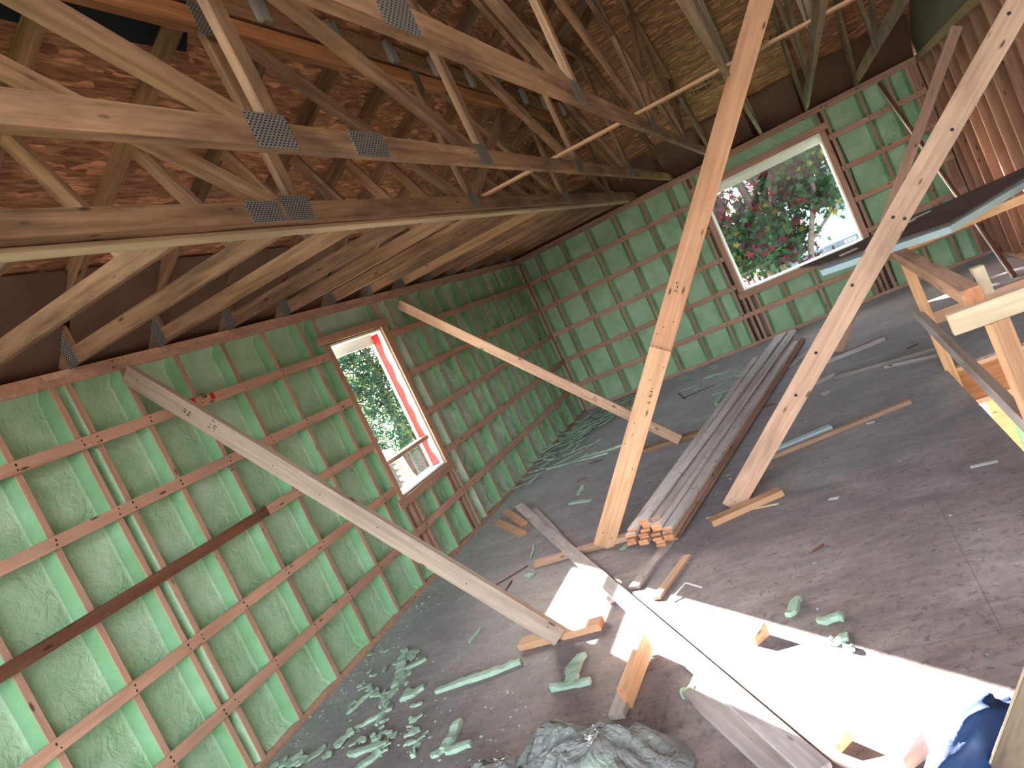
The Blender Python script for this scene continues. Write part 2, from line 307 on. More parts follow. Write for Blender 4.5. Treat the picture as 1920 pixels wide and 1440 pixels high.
# ---- foam bays
def foam_bay(parent, axis, a0, a1, z0, z1, depth=0.085, amp=0.010, rough=0.0, seed=0, pale=False, nu=16, nz=None):
    """foam sprayed between two studs; axis 'L': wall x=0, a is y; axis 'F': wall y=0, a is x (depth goes outward)"""
    nz = nz or max(6, int((z1-z0)/0.045)); bm = bmesh.new(); W = a1-a0; g = []
    us = [0, .018, .035, .06] + [0.06+(W-0.12)*(i+1)/(nu-4) for i in range(nu-5)] + [W-.06, W-.035, W-.018, W]
    if W < 0.16: us = [W*i/8 for i in range(9)]
    for j in range(nz+1):
        z = z0+(z1-z0)*j/nz; row = []
        for u in us:
            e = min(u, W-u)
            wob = 0.012*noise.noise(V((seed*3.1, z*5, 4.0 if u > W/2 else 1.0)))
            k = min(1, max(0, (e-0.008)/(0.022+wob))) if W >= 0.16 else min(1, e/(W*0.3))
            k = k*k*(3-2*k)
            ez = min(z-z0, z1-z); kz = min(1, max(0, ez/0.03)); kz = 0.35+0.65*kz
            d = 0.004 + (depth-0.004)*k*kz
            n = noise.noise(V((u*6+seed*7, z*2.2, seed))) + 0.5*noise.noise(V((u*16, z*9, seed*2.3)))
            d += n*amp*k
            if rough: d += k*(noise.noise(V((u*11, z*11, seed*1.7)))*rough + 0.6*rough*noise.noise(V((u*25, z*25, seed))))*(1.3-z/H)
            d = max(0.003, min(0.125, d))
            p = (-d, a0+u, z) if axis == 'L' else (a0+u, d, z)
            row.append(bm.verts.new(p))
        g.append(row)
    for j in range(nz):
        for i in range(len(us)-1):
            q = [g[j][i], g[j][i+1], g[j+1][i+1], g[j+1][i]]
            f = bm.faces.new(q if axis == 'L' else q)
            e = min(us[i], W-us[i+1])
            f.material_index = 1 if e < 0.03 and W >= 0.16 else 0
    bm.normal_update()
    return obj('foam_insulation', bm, ['foam_pale' if pale else 'foam', 'foam_skin'], parent, smooth=True)
SW = 0.038; SD = 0.14
def stud(parent, ax, a, z0, z1, mat='stud', wdt=SW):
    if ax == 'L': A, B, n = (-SD/2, a, z0), (-SD/2, a, z1), YA
    elif ax == 'F': A, B, n = (a, SD/2, z0), (a, SD/2, z1), XA
    else: A, B, n = (XR+SD/2, a, z0), (XR+SD/2, a, z1), YA
    return board('stud', A, B, SD, wdt, n, mat, parent)
def strap(parent, ax, a0, a1, z, mat='strapping', wd=0.064, vert=False, warp=0.0, off=0.0):
    o = 0.0095+off
    if vert:
        A, B = ((o, a0, z), (o, a0, a1)) if ax == 'L' else ((a0, -o, z), (a0, -o, a1))
    else:
        A, B = ((o, a0, z), (o, a1, z)) if ax == 'L' else ((a0, -o, z), (a1, -o, z))
    return board('strapping', A, B, wd, 0.019, XA if ax == 'L' else -YA, mat, parent, warp=warp)
# ---- LEFT WALL
WL = (-5.0, -4.17, 0.72, 2.12)
wl = thing('wall_left', (0, 0, 0), 'long exterior wall filled with green spray foam between studs', None, None, 'structure')
bm = bmesh.new()
for r in ((-10.3, WL[0], -0.3, H), (WL[1], 0.16, -0.3, H), (WL[0], WL[1], -0.3, WL[2]), (WL[0], WL[1], WL[3], H)): bxm(-0.16, -SD, r[0], r[1], r[2], r[3], 0, bm)
obj('sheathing', bm, 'sheathing_out', wl)
SL = [-10.12, -9.71, -9.31, -8.90, -8.50, -8.10, -7.69, -7.33, -7.235, -6.89, -6.49, -6.08, -5.67, -5.25, -5.045]
SR = [-4.125, -4.06, -3.88, -3.47, -3.06, -2.66, -2.25, -1.84, -1.44, -1.03, -0.62, -0.22, -0.03]
for a in SL + SR: stud(wl, 'L', a, 0.038, 2.364)
for a in (-4.93, -4.86, -4.56, -4.235): stud(wl, 'L', a, 0.038, 0.66)
boxw('bottom_plate', -SD, 0, -10.2, 0, 0, 0.038, 'strapping', wl, 0.002)
boxw('top_plate', -SD, 0, -10.2, -5.62, 2.364, 2.402, 'stud', wl, 0.002); boxw('top_plate', -SD, 0, -5.615, 0, 2.364, 2.402, 'stud', wl, 0.002)
boxw('top_plate', -SD, 0, -10.2, -7.36, 2.402, 2.44, 'strapping', wl, 0.002); boxw('top_plate', -SD, 0, -7.355, 0, 2.402, 2.44, 'strapping', wl, 0.002)
h = SW/2
for i, (a, c) in enumerate(zip(SL[:-1], SL[1:])):
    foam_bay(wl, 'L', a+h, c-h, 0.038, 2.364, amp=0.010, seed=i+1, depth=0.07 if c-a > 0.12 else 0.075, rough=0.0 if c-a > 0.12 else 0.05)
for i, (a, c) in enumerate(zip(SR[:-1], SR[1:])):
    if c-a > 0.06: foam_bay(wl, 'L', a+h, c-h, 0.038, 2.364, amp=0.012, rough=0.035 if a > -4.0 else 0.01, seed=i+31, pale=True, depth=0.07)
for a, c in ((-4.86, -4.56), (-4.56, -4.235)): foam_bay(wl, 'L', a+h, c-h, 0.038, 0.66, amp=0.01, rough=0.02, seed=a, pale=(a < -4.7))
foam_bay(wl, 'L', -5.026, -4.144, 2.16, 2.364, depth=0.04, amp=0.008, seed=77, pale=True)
boxw('header', -SD, -0.045, -5.026, -4.144, 2.125, 2.16, 'stud', wl); boxw('sill_plate', -SD, 0, -5.026, -4.144, 0.66, 0.70, 'stud', wl)
for k, z in enumerate((2.032, 1.626, 1.219, 0.813)):
    mt = 'dark_strapping' if k == 2 else 'strapping'
    if k == 2:
        strap(wl, 'L', -10.15, -6.4, z, 'dark_strapping', warp=0.006); strap(wl, 'L', -6.4, -5.07, z)
    else: strap(wl, 'L', -10.15, -5.07, z)
    strap(wl, 'L', -4.1, -0.02, z, warp=0.004 if k == 0 else 0)
strap(wl, 'L', -10.15, -4.87, 0.406); strap(wl, 'L', -4.868, -0.02, 0.406)
# frame of strapping round the window
strap(wl, 'L', -5.13, -4.03, 2.165, wd=0.07); strap(wl, 'L', -5.11, -4.06, 0.675, wd=0.075)
strap(wl, 'L', -5.035, 2.125, 0.715, vert=True); strap(wl, 'L', -4.135, 2.125, 0.715, vert=True)
# ---- FAR WALL
WF = (2.69, 4.21, 0.72, 2.14)
wf = thing('wall_far', (0, 0, 0), 'end wall of green foam and horizontal strapping with the wide window', None, None, 'structure')
bm = bmesh.new()
for r in ((-0.16, WF[0], -0.3, H), (WF[1], XR+0.16, -0.3, H), (WF[0], WF[1], -0.3, WF[2]), (WF[0], WF[1], WF[3], H)): bxm(r[0], r[1], SD, 0.16, r[2], r[3], 0, bm)
obj('sheathing', bm, 'sheathing_out', wf)
F1 = [0.02, 0.29, 0.70, 1.11, 1.52, 1.93, 2.33, 2.56, 2.64]
F2 = [4.25, 4.325, 4.75, 5.06, 5.28]
for a in F1 + F2: stud(wf, 'F', a, 0.038, 2.364)
stud(wf, 'F', 5.345, 0.038, 2.364, 'red_brown_stud', 0.09)
for a in (2.71, 2.80, 3.15, 3.54, 4.12, 4.19): stud(wf, 'F', a, 0.038, 0.66)
boxw('bottom_plate', 0, XR, 0, SD, 0, 0.038, 'stud', wf, 0.002)
boxw('top_plate', 0, XR, 0, SD, 2.364, 2.402, 'strapping', wf, 0.002); boxw('top_plate', 0, XR, 0, SD, 2.402, 2.44, 'stud', wf, 0.002)
for i, (a, c) in enumerate(zip(F1[:-1], F1[1:])):
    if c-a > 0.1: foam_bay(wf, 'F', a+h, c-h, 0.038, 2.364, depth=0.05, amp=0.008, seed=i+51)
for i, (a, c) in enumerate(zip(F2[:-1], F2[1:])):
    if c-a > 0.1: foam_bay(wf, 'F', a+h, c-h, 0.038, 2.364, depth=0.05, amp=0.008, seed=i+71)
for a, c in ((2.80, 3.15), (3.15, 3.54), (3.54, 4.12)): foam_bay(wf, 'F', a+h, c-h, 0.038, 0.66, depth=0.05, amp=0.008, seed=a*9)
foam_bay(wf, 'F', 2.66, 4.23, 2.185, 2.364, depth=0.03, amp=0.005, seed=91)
boxw('header', 2.66, 4.23, 0.03, SD, 2.145, 2.185, 'stud', wf); boxw('sill_plate', 2.66, 4.23, 0, SD, 0.66, 0.70, 'stud', wf)
for k, z in enumerate((2.032, 1.626, 1.219, 0.813)):
    strap(wf, 'F', 0.02, 2.615, z); strap(wf, 'F', 4.285, 5.39, z)
strap(wf, 'F', 0.02, 5.39, 0.406)
strap(wf, 'F', 2.57, 4.33, 2.185, wd=0.085); strap(wf, 'F', 2.6, 4.32, 0.675, wd=0.085)
strap(wf, 'F', 2.655, 2.14, 0.72, vert=True, wd=0.07); strap(wf, 'F', 4.245, 2.14, 0.72, vert=True, wd=0.07)
# ---- RIGHT WALL (bare studs)
wr = thing('wall_right', (XR, 0, 0), 'bare stud wall on the right, seen at a grazing angle', None, None, 'structure')
ys = [-0.02 - 0.4064*k for k in range(29)]
for i, y in enumerate(ys): stud(wr, 'R', y, 0.038, 2.364, 'red_brown_stud')
boxw('bottom_plate', XR, XR+SD, YN, 0, 0, 0.038, 'stud', wr, 0.002)
boxw('top_plate', XR, XR+SD, YN, 0, 2.364, 2.44, 'yellow_plate', wr, 0.002)
boxw('sheathing', XR+SD, XR+SD+0.012, YN, 0.16, -0.3, H, 'pale_pine', wr)
boxw('upper_panel', XR+0.06, XR+0.075, YN, 0.16, H, 5.6, 'grey_panel', wr)
# ================================================================== ROOF SHEATHING (ceiling)
def roofz(d): return 2.72 + 0.5*d
XP, YM = 6.40, -6.40
ce = thing('ceiling', (0, 0, H), 'underside of the hip roof sheathing', None, None, 'structure')
def face(name, pts, parent, mat, th=0.012, xdir=None):
    P0, P1, P2 = V(pts[0]), V(pts[1]), V(pts[2]); n = (P1-P0).cross(P2-P0).normalized()
    if n.z < 0: n = -n
    X = V(xdir).normalized(); Y = n.cross(X).normalized(); F = Matrix(((X.x, Y.x, n.x, P0.x), (X.y, Y.y, n.y, P0.y), (X.z, Y.z, n.z, P0.z), (0, 0, 0, 1)))
    Fi = F.inverted(); bm = bmesh.new()
    lo_ = [bm.verts.new(Fi @ V(p)) for p in pts]; hi_ = [bm.verts.new((Fi @ V(p)) + V((0, 0, th))) for p in pts]
    bm.faces.new(lo_); bm.faces.new(hi_); k = len(pts)
    for i in range(k): bm.faces.new([lo_[i], lo_[(i+1) % k], hi_[(i+1) % k], hi_[i]])
    bmesh.ops.recalc_face_normals(bm, faces=bm.faces)
    return obj(name, bm, mat, parent, F)
E0 = -0.55
def RZ(x, y, f): return roofz(x if f == 'L' else -y)
face('sheathing_panel', [(E0, -E0, roofz(E0)), (XP, YM, roofz(XP)), (2.5, -10.3, roofz(2.5)), (E0, -10.3, roofz(E0))], ce, 'osb', xdir=(0, 1, 0))
face('sheathing_panel', [(E0, -E0, roofz(E0)), (8.2, -E0, roofz(E0)), (8.2, YM, roofz(XP)), (XP, YM, roofz(XP))], ce, 'osb', xdir=(1, 0, 0))
# eaves: soffit and fascia in white
ea = thing('trim_2', (0, 0, 2.3), 'white soffit and fascia outside', None, None, 'structure')
boxw('soffit', E0, -0.16, -13.2, 0.55, 2.30, 2.31, 'white_vinyl', ea); boxw('soffit', -0.16, 8.2, 0.16, 0.55, 2.30, 2.31, 'white_vinyl', ea)
boxw('fascia', E0-0.02, E0, -13.2, 0.57, 2.28, 2.47, 'white_vinyl', ea); boxw('fascia', E0, 8.2, 0.55, 0.57, 2.28, 2.47, 'white_vinyl', ea)
# ================================================================== WINDOWS
def window(name, ax, a0, a1, z0, z1, label):
    t = thing(name, (0, a0, z0) if ax == 'L' else (a0, 0, z0), label, None, None, 'structure')
    def b(nm, a, b_, d0, d1, zz0, zz1, mat):
        if ax == 'L': return boxw(nm, -d1, -d0, a, b_, zz0, zz1, mat, t, 0.001)
        return boxw(nm, a, b_, d0, d1, zz0, zz1, mat, t, 0.001)
    j = 0.018
    b('jamb', a0, a0+j, 0.0, 0.145, z0, z1, 'white_vinyl'); b('jamb', a1-j, a1, 0.0, 0.145, z0, z1, 'white_vinyl')
    b('jamb', a0+j, a1-j, 0.0, 0.145, z1-j, z1, 'white_vinyl'); b('sill', a0+j, a1-j, 0.0, 0.145, z0, z0+j, 'white_vinyl')
    f = 0.012
    b('sash', a0+j, a0+j+f, 0.115, 0.145, z0+j, z1-j, 'white_vinyl'); b('sash', a1-j-f, a1-j, 0.115, 0.145, z0+j, z1-j, 'white_vinyl')
    b('sash', a0+j+f, a1-j-f, 0.115, 0.145, z0+j, z0+j+f, 'white_vinyl'); b('sash', a0+j+f, a1-j-f, 0.115, 0.145, z1-j-f-(0.08 if ax == 'L' else 0.085), z1-j, 'white_vinyl')
    b('pane', a0+j+f, a1-j-f, 0.128, 0.132, z0+j+f, z1-j-f-(0.08 if ax == 'L' else 0.085), 'glass')
    return t, b
w1, b1 = window('window_1', 'L', *WL, 'narrow window in the left wall with red film taped along its jamb')
# red film wandering down the jamb
bm = bmesh.new(); prev = None
for k in range(41):
    z = 0.745+(2.085-0.745)*k/40; wob = 0.007*math.sin(k*0.9)+0.006*noise.noise(V((k*0.3, 0, 0))); e = 0.018*math.exp(-((k-0)/2.0)**2)+0.02*math.exp(-((k-40)/2.0)**2)
    x0, x1 = -0.055+wob+e, -0.120+wob*0.5-e*0.8; yb = -4.17-0.018-0.002-0.005*abs(noise.noise(V((k*0.8, 3, 0))))
    cur = [bm.verts.new((x0, yb, z)), bm.verts.new(((x0+x1)/2, yb-0.006, z)), bm.verts.new((x1, yb, z))]
    if prev:
        for i in range(2): bm.faces.new([prev[i], prev[i+1], cur[i+1], cur[i]])
    prev = cur
obj('flashing_tape', bm, 'red_film', w1, smooth=True)
b1('blue_label', -4.17-0.0205, -4.17-0.018, 0.131, 0.145, 1.63, 1.80, 'blue_film')
b1('blue_label', -4.17-0.0205, -4.17-0.018, 0.131, 0.15, 0.78, 0.98, 'blue_film')
w2, b2 = window('window_2', 'F', *WF, 'wide window in the end wall with a maple outside')
b2('sticker', 4.01, 4.15, 0.1255, 0.1275, 0.765, 0.805, 'white_plastic')
for i in range(3): b2('sticker_line', 4.03+i*0.035, 4.055+i*0.035, 0.1240, 0.1254, 0.784, 0.790, 'ink')
# wood ledger seen across the left window, outside
A_ = on(735, 862, 0, -0.07)
tag(board('ledger_board', (-0.07, -4.982, A_.z), (-0.07, -4.188, A_.z), 0.089, 0.038, UP, 'brace_pine'), 'horizontal wooden bar crossing the lower part of the narrow left window', 'board')
# ================================================================== TRUSSES
TROOT = []
def plate(parent, X, side, y, z, w_, h_, tilt=0.0):
    n = V((side, 0, 0)); c = V((X+side*0.0205, y, z)); Xd = V((0, math.cos(tilt), math.sin(tilt)))
    Y = n.cross(Xd); F = Matrix(((Xd.x, Y.x, n.x, c.x), (Xd.y, Y.y, n.y, c.y), (Xd.z, Y.z, n.z, c.z), (0, 0, 0, 1)))
    return obj('connector_plate', bxm(-w_/2, w_/2, -h_/2, h_/2, -0.001, 0.001), 'plate_metal', parent, F)
CW, CT = 0.089, 0.038
def truss(X, ztop, joints, slope, label, side, girder=False, mat='truss_lumber'):
    t = thing('roof_truss', (X, 0, H), label, 'roof truss', 'hip roof trusses')
    TROOT.append(t)
    zb = H+CW/2
    plies = (-CT/2-0.001, CT/2+0.001) if girder else (0,)
    for p in plies:
        board('bottom_chord', (X+p, 0.12, zb), (X+p, -12.9, zb), CW, CT, XA, mat, t)
        dflat = (ztop-2.72)/0.5; zt = ztop-CW/2
        s = V((0, -1, 0.5)).normalized(); nn = V((0, 0.5, 1)).normalized()
        st = V((X+p, 0.45, 2.72-0.225)) - nn*CW/2; en = V((X+p, -dflat, ztop)) - nn*CW/2
        board('top_chord', st, en, CW, CT, XA, mat, t)
        hgt = 0.14 if girder else CW
        board('top_chord', (X+p, -dflat+0.02, ztop-hgt/2), (X+p, 2*YM+dflat, ztop-hgt/2), hgt, CT, XA, mat, t)
        if girder: board('top_chord', (X+p, -dflat-0.25, ztop-0.16-0.04), (X+p, 2*YM+dflat, ztop-0.16-0.04), 0.075, CT, XA, 'plywood_rim', t)
    zu = ztop-CW-(0.13 if girder else 0)
    for k, y in enumerate(joints):
        vt = min(zu, 2.72+0.5*(-y)-0.12)
        board('web', (X, y+0.03, H+CW-0.03), (X, y-0.02, vt+0.03), CW*0.8, CT-0.002, XA, mat, t)
        yd = y-(zu-H-CW)/slope
        board('web', (X, y-0.05, H+CW-0.03), (X, yd, zu+0.03), CW*0.8, CT-0.002, XA, mat, t)
        plate(t, X+(side*(CT/2+0.001) if girder else 0), side, y-0.02, H+CW*0.62, 0.19 if k % 2 else 0.15, 0.115)
        plate(t, X+(side*(CT/2+0.001) if girder else 0), side, y-0.05, vt, 0.10, 0.15)
    return t
A = truss(1.88, 3.58, [-1.25, -3.15, -5.28, -7.18, -9.1], 0.46, 'two-ply girder truss nearest the left wall, its bottom chord edged by a pale strip', 1, True)
board('ledger_strip', (1.835, -0.3, H-0.012), (1.835, -12.8, H-0.012), 0.064, 0.019, UP, 'pale_pine', A)
plate(A, 1.88+0.02, 1, -7.42, H+0.045, 0.20, 0.095)
board('web', (1.88, -5.25, H+0.07), (1.88, -3.6, 3.42), CW*0.8, CT, XA, 'truss_lumber', A); board('web', (1.88, -3.1, H+0.07), (1.88, -2.2, 3.4), CW*0.8, CT, XA, 'truss_lumber', A)
for k in range(16):   # joist hangers on the girder top chord
    y = -8.0+0.61*k
    if y > -1.5: break
    bm = bxm(0, 0.028, -0.03, 0.03, -0.15, -0.14); bxm(0, 0.028, -0.032, -0.028, -0.15, 0.0, 0, bm); bxm(0, 0.028, 0.028, 0.032, -0.15, 0.0, 0, bm); bxm(0, 0.002, -0.055, 0.055, -0.14, 0.0, 0, bm)
    obj('joist_hanger', bm, 'galvanised', A, Matrix.Translation((1.92, y, 3.585)))
B = truss(2.42, 3.78, [-2.55, -4.45, -6.28, -7.95], 0.43, 'second truss from the left wall, crossing the frame at mid height', 1)
plate(B, 2.42, 1, -7.41, H+0.045, 0.24, 0.10)
C_ = truss(3.01, 4.08, [-2.62, -4.30, -6.38, -8.1], 0.43, 'third truss from the left wall, its chord slanting across the top of the frame', 1)
board('web', (3.01, -4.25, H+0.07), (3.01, -2.5, 3.85), CW*0.8, CT, XA, 'red_brown_stud', C_)
board('web', (3.01, -2.6, H+0.07), (3.01, -1.35, 3.3), CW*0.8, CT, XA, 'truss_lumber', C_)
D = truss(3.62, 4.38, [-2.6, -4.5, -6.4], 0.45, 'greyish truss seen edge-on directly above the viewer', -1, mat='weathered_lumber')
E_ = truss(4.18, 4.68, [-2.5, -4.4, -6.3], 0.45, 'truss landing on the end wall above the right side of the window', -1, mat='weathered_lumber')
F_ = truss(4.76, 4.98, [-2.45, -4.4, -6.3], 0.45, 'last truss before the bare stud wall', -1, mat='weathered_lumber')
for t_, x in ((C_, 3.01), (D, 3.62), (E_, 4.18), (F_, 4.76)):
    board('web', (x, -0.12, H+0.03), (x, -1.15, 3.15), CW*0.8, CT-0.002, XA, 'weathered_lumber' if x > 3 else 'truss_lumber', t_)
for t_ in TROOT:   # the trusses run a hair out of square with the side wall
    R_ = Matrix.Translation(t_.matrix_basis.translation) @ Matrix.Rotation(-(0.020 if t_ is A else 0.015), 4, 'Z') @ Matrix.Translation(-t_.matrix_basis.translation)
    t_.matrix_basis = R_ @ t_.matrix_basis
# jack trusses: level bottom chords from the left wall to the girder, rafters rising to the hip
jy = [-7.17+0.61*k for k in range(-3, 12)]
jy = sorted(y for y in jy if y < -0.3)
for i, y in enumerate(reversed(jy)):
    k = i
    t = thing('jack_truss', (0, y, H), '%s jack truss from the room corner, sitting on the left wall plate' % ORD[k], 'jack truss', 'jack trusses over the left wall')
    board('bottom_chord', (-0.10, y, H+CW/2), (1.70+0.02*(y+8.5)-0.03, y, H+CW/2), CW, CT, YA, 'truss_lumber', t)
    nn = V((-0.5, 0, 1)).normalized(); e = min(1.67+0.02*(y+8.5), -y-0.03)
    board('rafter', V((-0.45, y, roofz(-0.45)))-nn*CW/2, V((e, y, roofz(e)))-nn*CW/2, CW, CT, YA, 'truss_lumber', t)
    if -y > 1.1: board('web', (1.36, y, H+CW-0.02), (1.07, y, roofz(1.07)-0.09), 0.07, CT-0.002, YA, 'truss_lumber', t)
    board('heel_block', (0.045, y, H+CW), (0.045, y, roofz(0.045)-0.09), 0.09, CT, YA, 'truss_lumber', t)
    obj('connector_plate', bxm(-0.04, 0.04, -0.09, 0.09, -0.001, 0.001), 'plate_metal', t, frame(V((0.05, y-0.0205, H+0.08)), V((0.15, y-0.0205, H+0.08)), YA))
    if -y > 2.0:
        e2 = min(5.3, -y-0.04)
        board('rafter_extension', V((1.80+0.02*(y+8.5), y, roofz(1.80+0.02*(y+8.5))))-nn*CW/2, V((e2, y, roofz(e2)))-nn*CW/2, CW, CT, YA, 'weathered_lumber' if i % 3 == 1 else 'truss_lumber', t)
hp = thing('hip_rafter', (0, 0, 2.7), 'long hip rafter rising diagonally from the room corner', 'rafter')
nn = V((-0.5, 0.5, 2)).normalized()
board('rafter', V((-0.4, 0.4, roofz(-0.4)))-UP*0.06, V((5.35, -5.35, roofz(5.35)))-UP*0.06, 0.11, CT, V((1, 1, 0)), 'truss_lumber', hp)
# vent baffles
def baffle(pts, label, group):
    n = 8; bm = bmesh.new(); rows = []
    a, b_, dirv = pts
    for k in range(n+1):
        u = k/n; d = -0.10+0.44*u; z = 2.445+0.42*(u**1.15)+0.02*math.sin(u*math.pi)
        p, q = V(a)+V(dirv)*d, V(b_)+V(dirv)*d; p.z = z; q.z = z
        rows.append((bm.verts.new(p), bm.verts.new(q)))
    for k in range(n): bm.faces.new([rows[k][0], rows[k][1], rows[k+1][1], rows[k+1][0]])
    bmesh.ops.solidify(bm, geom=list(bm.faces), thickness=0.004)
    return tag(obj('vent_baffle', bm, 'cardboard', smooth=True), label, 'vent baffle', group)
jj = sorted(jy)
for i in range(len(jj)-1):
    baffle(((0, jj[i]+0.022, 0), (0, jj[i+1]-0.022, 0), (1, 0, 0)), 'brown cardboard vent baffle above the left wall, %s from the room corner' % ORD[len(jj)-1-i], 'brown cardboard vent baffles')
xs = [0.35, 1.70, 2.35, 2.95, 3.56, 4.17, 4.78, 5.44]
lab = ['in the corner beside the girder truss', 'between the girder and second truss', 'between second and third truss', 'behind the big leaning brace', 'above the middle of the wide window', 'above the right end of the wide window', 'last before the bare stud wall']
for i in range(len(xs)-1):
    baffle(((xs[i]+0.03, 0, 0), (xs[i+1]-0.03, 0, 0), (0, -1, 0)), 'brown cardboard vent baffle on the end wall, ' + lab[i], 'brown cardboard vent baffles')
# long lateral bracing strip over the chords
tag(board('lateral_brace', (1.79, -5.06, H+CW+0.010), (4.95, -4.62, H+CW+0.010), 0.064, 0.019, UP, 'fresh_pine'), 'thin bright strip nailed across the tops of the truss chords', 'bracing strip')
# dark underlayment patch near the top left
n_ = V((-0.5, 0, 1)).normalized(); p_ = V((0, 0, 2.715))
ds = [onplane(u, v, p_, n_) for u, v in ((-60, -40), (-60, 22), (30, 42), (350, 98), (352, 60), (200, -40))]
bm = bmesh.new(); f = bm.faces.new([bm.verts.new(q) for q in ds]); bmesh.ops.solidify(bm, geom=[f], thickness=0.004)
tag(obj('underlayment_sheet', bm, 'dark_felt'), 'dark bluish membrane patch stuck to the roof boards at the top left', 'membrane')
# printed ink rows on the boards of the end slope (illegible)
def printing(org, xd, yd, rows, n, ch, label):
    bm = bmesh.new()
    for r in range(rows):
        x = 0
        for i in range(n):
            wch = ch*random.uniform(0.35, 0.75)
            for s in range(3):
                if random.random() < 0.7:
                    if random.random() < 0.55: a = (x+wch*random.random()*0.8, r*ch*1.6, 0.2*ch, ch)
                    else: a = (x, r*ch*1.6+ch*random.random()*0.85, wch, 0.16*ch)
                    bxm(a[0], a[0]+a[2], a[1], a[1]+a[3], 0, 0.0006, 0, bm)
            x += wch*1.35
            if random.random() < 0.12: x += ch
    X = V(xd).normalized(); Y = (V(yd)-X*V(yd).dot(X)).normalized(); Z = X.cross(Y); o = V(org)
    return bm, Matrix(((X.x, Y.x, Z.x, o.x), (X.y, Y.y, Z.y, o.y), (X.z, Y.z, Z.z, o.z), (0, 0, 0, 1)))
nF = V((0, 0.5, 1)).normalized(); pF = V((0, 0, 2.716))
for (u0, v0, u1, v1) in ((1095, 272, 1180, 233), (1205, 230, 1350, 152), (1380, 108, 1470, 78)):
    a, c = onplane(u0, v0, pF, nF), onplane(u1, v1, pF, nF)
    bm, F = printing(a, c-a, (0, -1, 0.5), 2, int((c-a).length/0.045), 0.06, '')
    obj('printed_mark', bm, 'ink', ce, F)
def nails(parent, ax, studs_, zs, rng, skip):
    bm = bmesh.new()
    for z in zs:
        for a in studs_:
            if not (rng[0] < a < rng[1]) or (skip[0] < a < skip[1] and z > 0.5): continue
            for dz in (-0.014, 0.013):
                r = random.uniform(0.004, 0.0065); ya, za = a+random.uniform(-0.008, 0.008), z+dz+random.uniform(-0.004, 0.004)
                vs = []
                for t in range(6):
                    c_, s_ = r*math.cos(t*1.047), r*1.3*math.sin(t*1.047)
                    vs.append(bm.verts.new((0.0196, ya+c_, za+s_) if ax == 'L' else (ya+c_, -0.0196, za+s_)))
                f = bm.faces.new(vs)
    obj('nail_heads', bm, 'ink', parent)
nails(wl, 'L', SL+SR, (2.032, 1.626, 1.219, 0.813, 0.406), (-10, 0), (-5.06, -4.11)); nails(wf, 'F', F1+F2+[3.15, 3.54], (2.032, 1.626, 1.219, 0.813, 0.406), (0.1, 5.3), (2.62, 4.26))
def stampF(parent, F, x, y, zf, n=4, rows=2, ch=0.018, ang=0.0):
    P_ = F @ V((x, y, zf)); X_ = (F.to_3x3() @ V((math.cos(ang), math.sin(ang), 0))); Y_ = (F.to_3x3() @ V((-math.sin(ang), math.cos(ang), 0)))
    bm, G = printing(P_, X_, Y_, rows, n, ch, ''); obj('ink_stamp', bm, 'ink', parent, G)
# ================================================================== BRACES
def nail(parent, F, x, y, zf, r=0.006):
    bm = bmesh.new(); bmesh.ops.create_cone(bm, cap_ends=True, segments=8, radius1=r, radius2=r, depth=0.002)
    obj('nail_head', bm, 'ink', parent, F @ Matrix.Translation((x, y, zf)))
# big fir brace: lower board lapped over the upper
bt = thing('leaning_brace', (1.68, -5.55, 0), 'big orange fir brace leaning across the centre, lapped from two boards', 'brace')
a0 = fl(1130, 1030); a1 = at(1428, 0, 4.25); dr = (a1-a0).normalized(); nv = (CP-(a0+a1)/2).normalized()
mid = a0 + dr*((at(1241, 655, 4.6)-a0).dot(dr)); nv = (nv-dr*nv.dot(dr)).normalized()
lowb = board('lower_board', a0+dr*0.02, mid, 0.14, 0.038, nv, 'fresh_pine', bt)
upb = board('upper_board', a0+dr*0.5-nv*0.039, a0+dr*4.3-nv*0.039, 0.14, 0.038, nv, 'fir', bt)
FL = frame(a0, mid, nv)
for x, y in ((1.55, 0.02), (1.6, -0.03), (1.5, 0.045), (1.3, -0.05), (1.2, 0.01), (1.15, -0.02), (0.9, 0.03), (0.6, -0.04), (0.12, 0.03), (0.1, -0.035), (1.42, 0.0), (0.75, 0.055)): nail(bt, FL, x, y, 0.0195, 0.004)
stampF(bt, FL, 1.05, -0.03, 0.0192, 4, 1, 0.02); stampF(bt, frame(a0-nv*0.039, mid-nv*0.039, nv), 1.85, 0.0, 0.0192, 2, 3, 0.016, 1.57)
# pale 2x6 brace on the right
bt = thing('leaning_brace', (2.58, -5.47, 0), 'pale knotty brace rising to the upper right corner', 'brace')
a0 = fl(1372, 952); a1 = at(1905, 18, 3.6); dr = (a1-a0).normalized(); nv = (CP-(a0+a1)/2); nv = (nv-dr*nv.dot(dr)).normalized()
board('board', a0, a0+dr*((a1-a0).length+1.2), 0.125, 0.038, nv, 'brace_pine', bt)
FL = frame(a0, a1, nv); LL = (a1-a0).length
for fx, y in ((0.99, 0.02), (0.80, -0.02), (0.64, -0.035), (0.635, 0.02), (0.50, 0.03), (0.36, 0.02), (0.27, 0.0)): nail(bt, FL, LL*fx, y, 0.0195, 0.010)
for y in (-0.03, 0.0, 0.03): nail(bt, FL, 0.05, y, 0.0195, 0.004)
# brace to the stud wall
bt = thing('leaning_brace', (3.46, -2.32, 0), 'narrow brown brace from the floor to the bare stud wall', 'brace')
a0 = fl(1570, 662); a1 = V((XR-0.03, -2.15, 2.33)); dr = (a1-a0).normalized(); nv = (CP-(a0+a1)/2); nv = (nv-dr*nv.dot(dr)).normalized()
board('board', a0+dr*0.01, a1, 0.092, 0.038, nv, 'stud', bt)
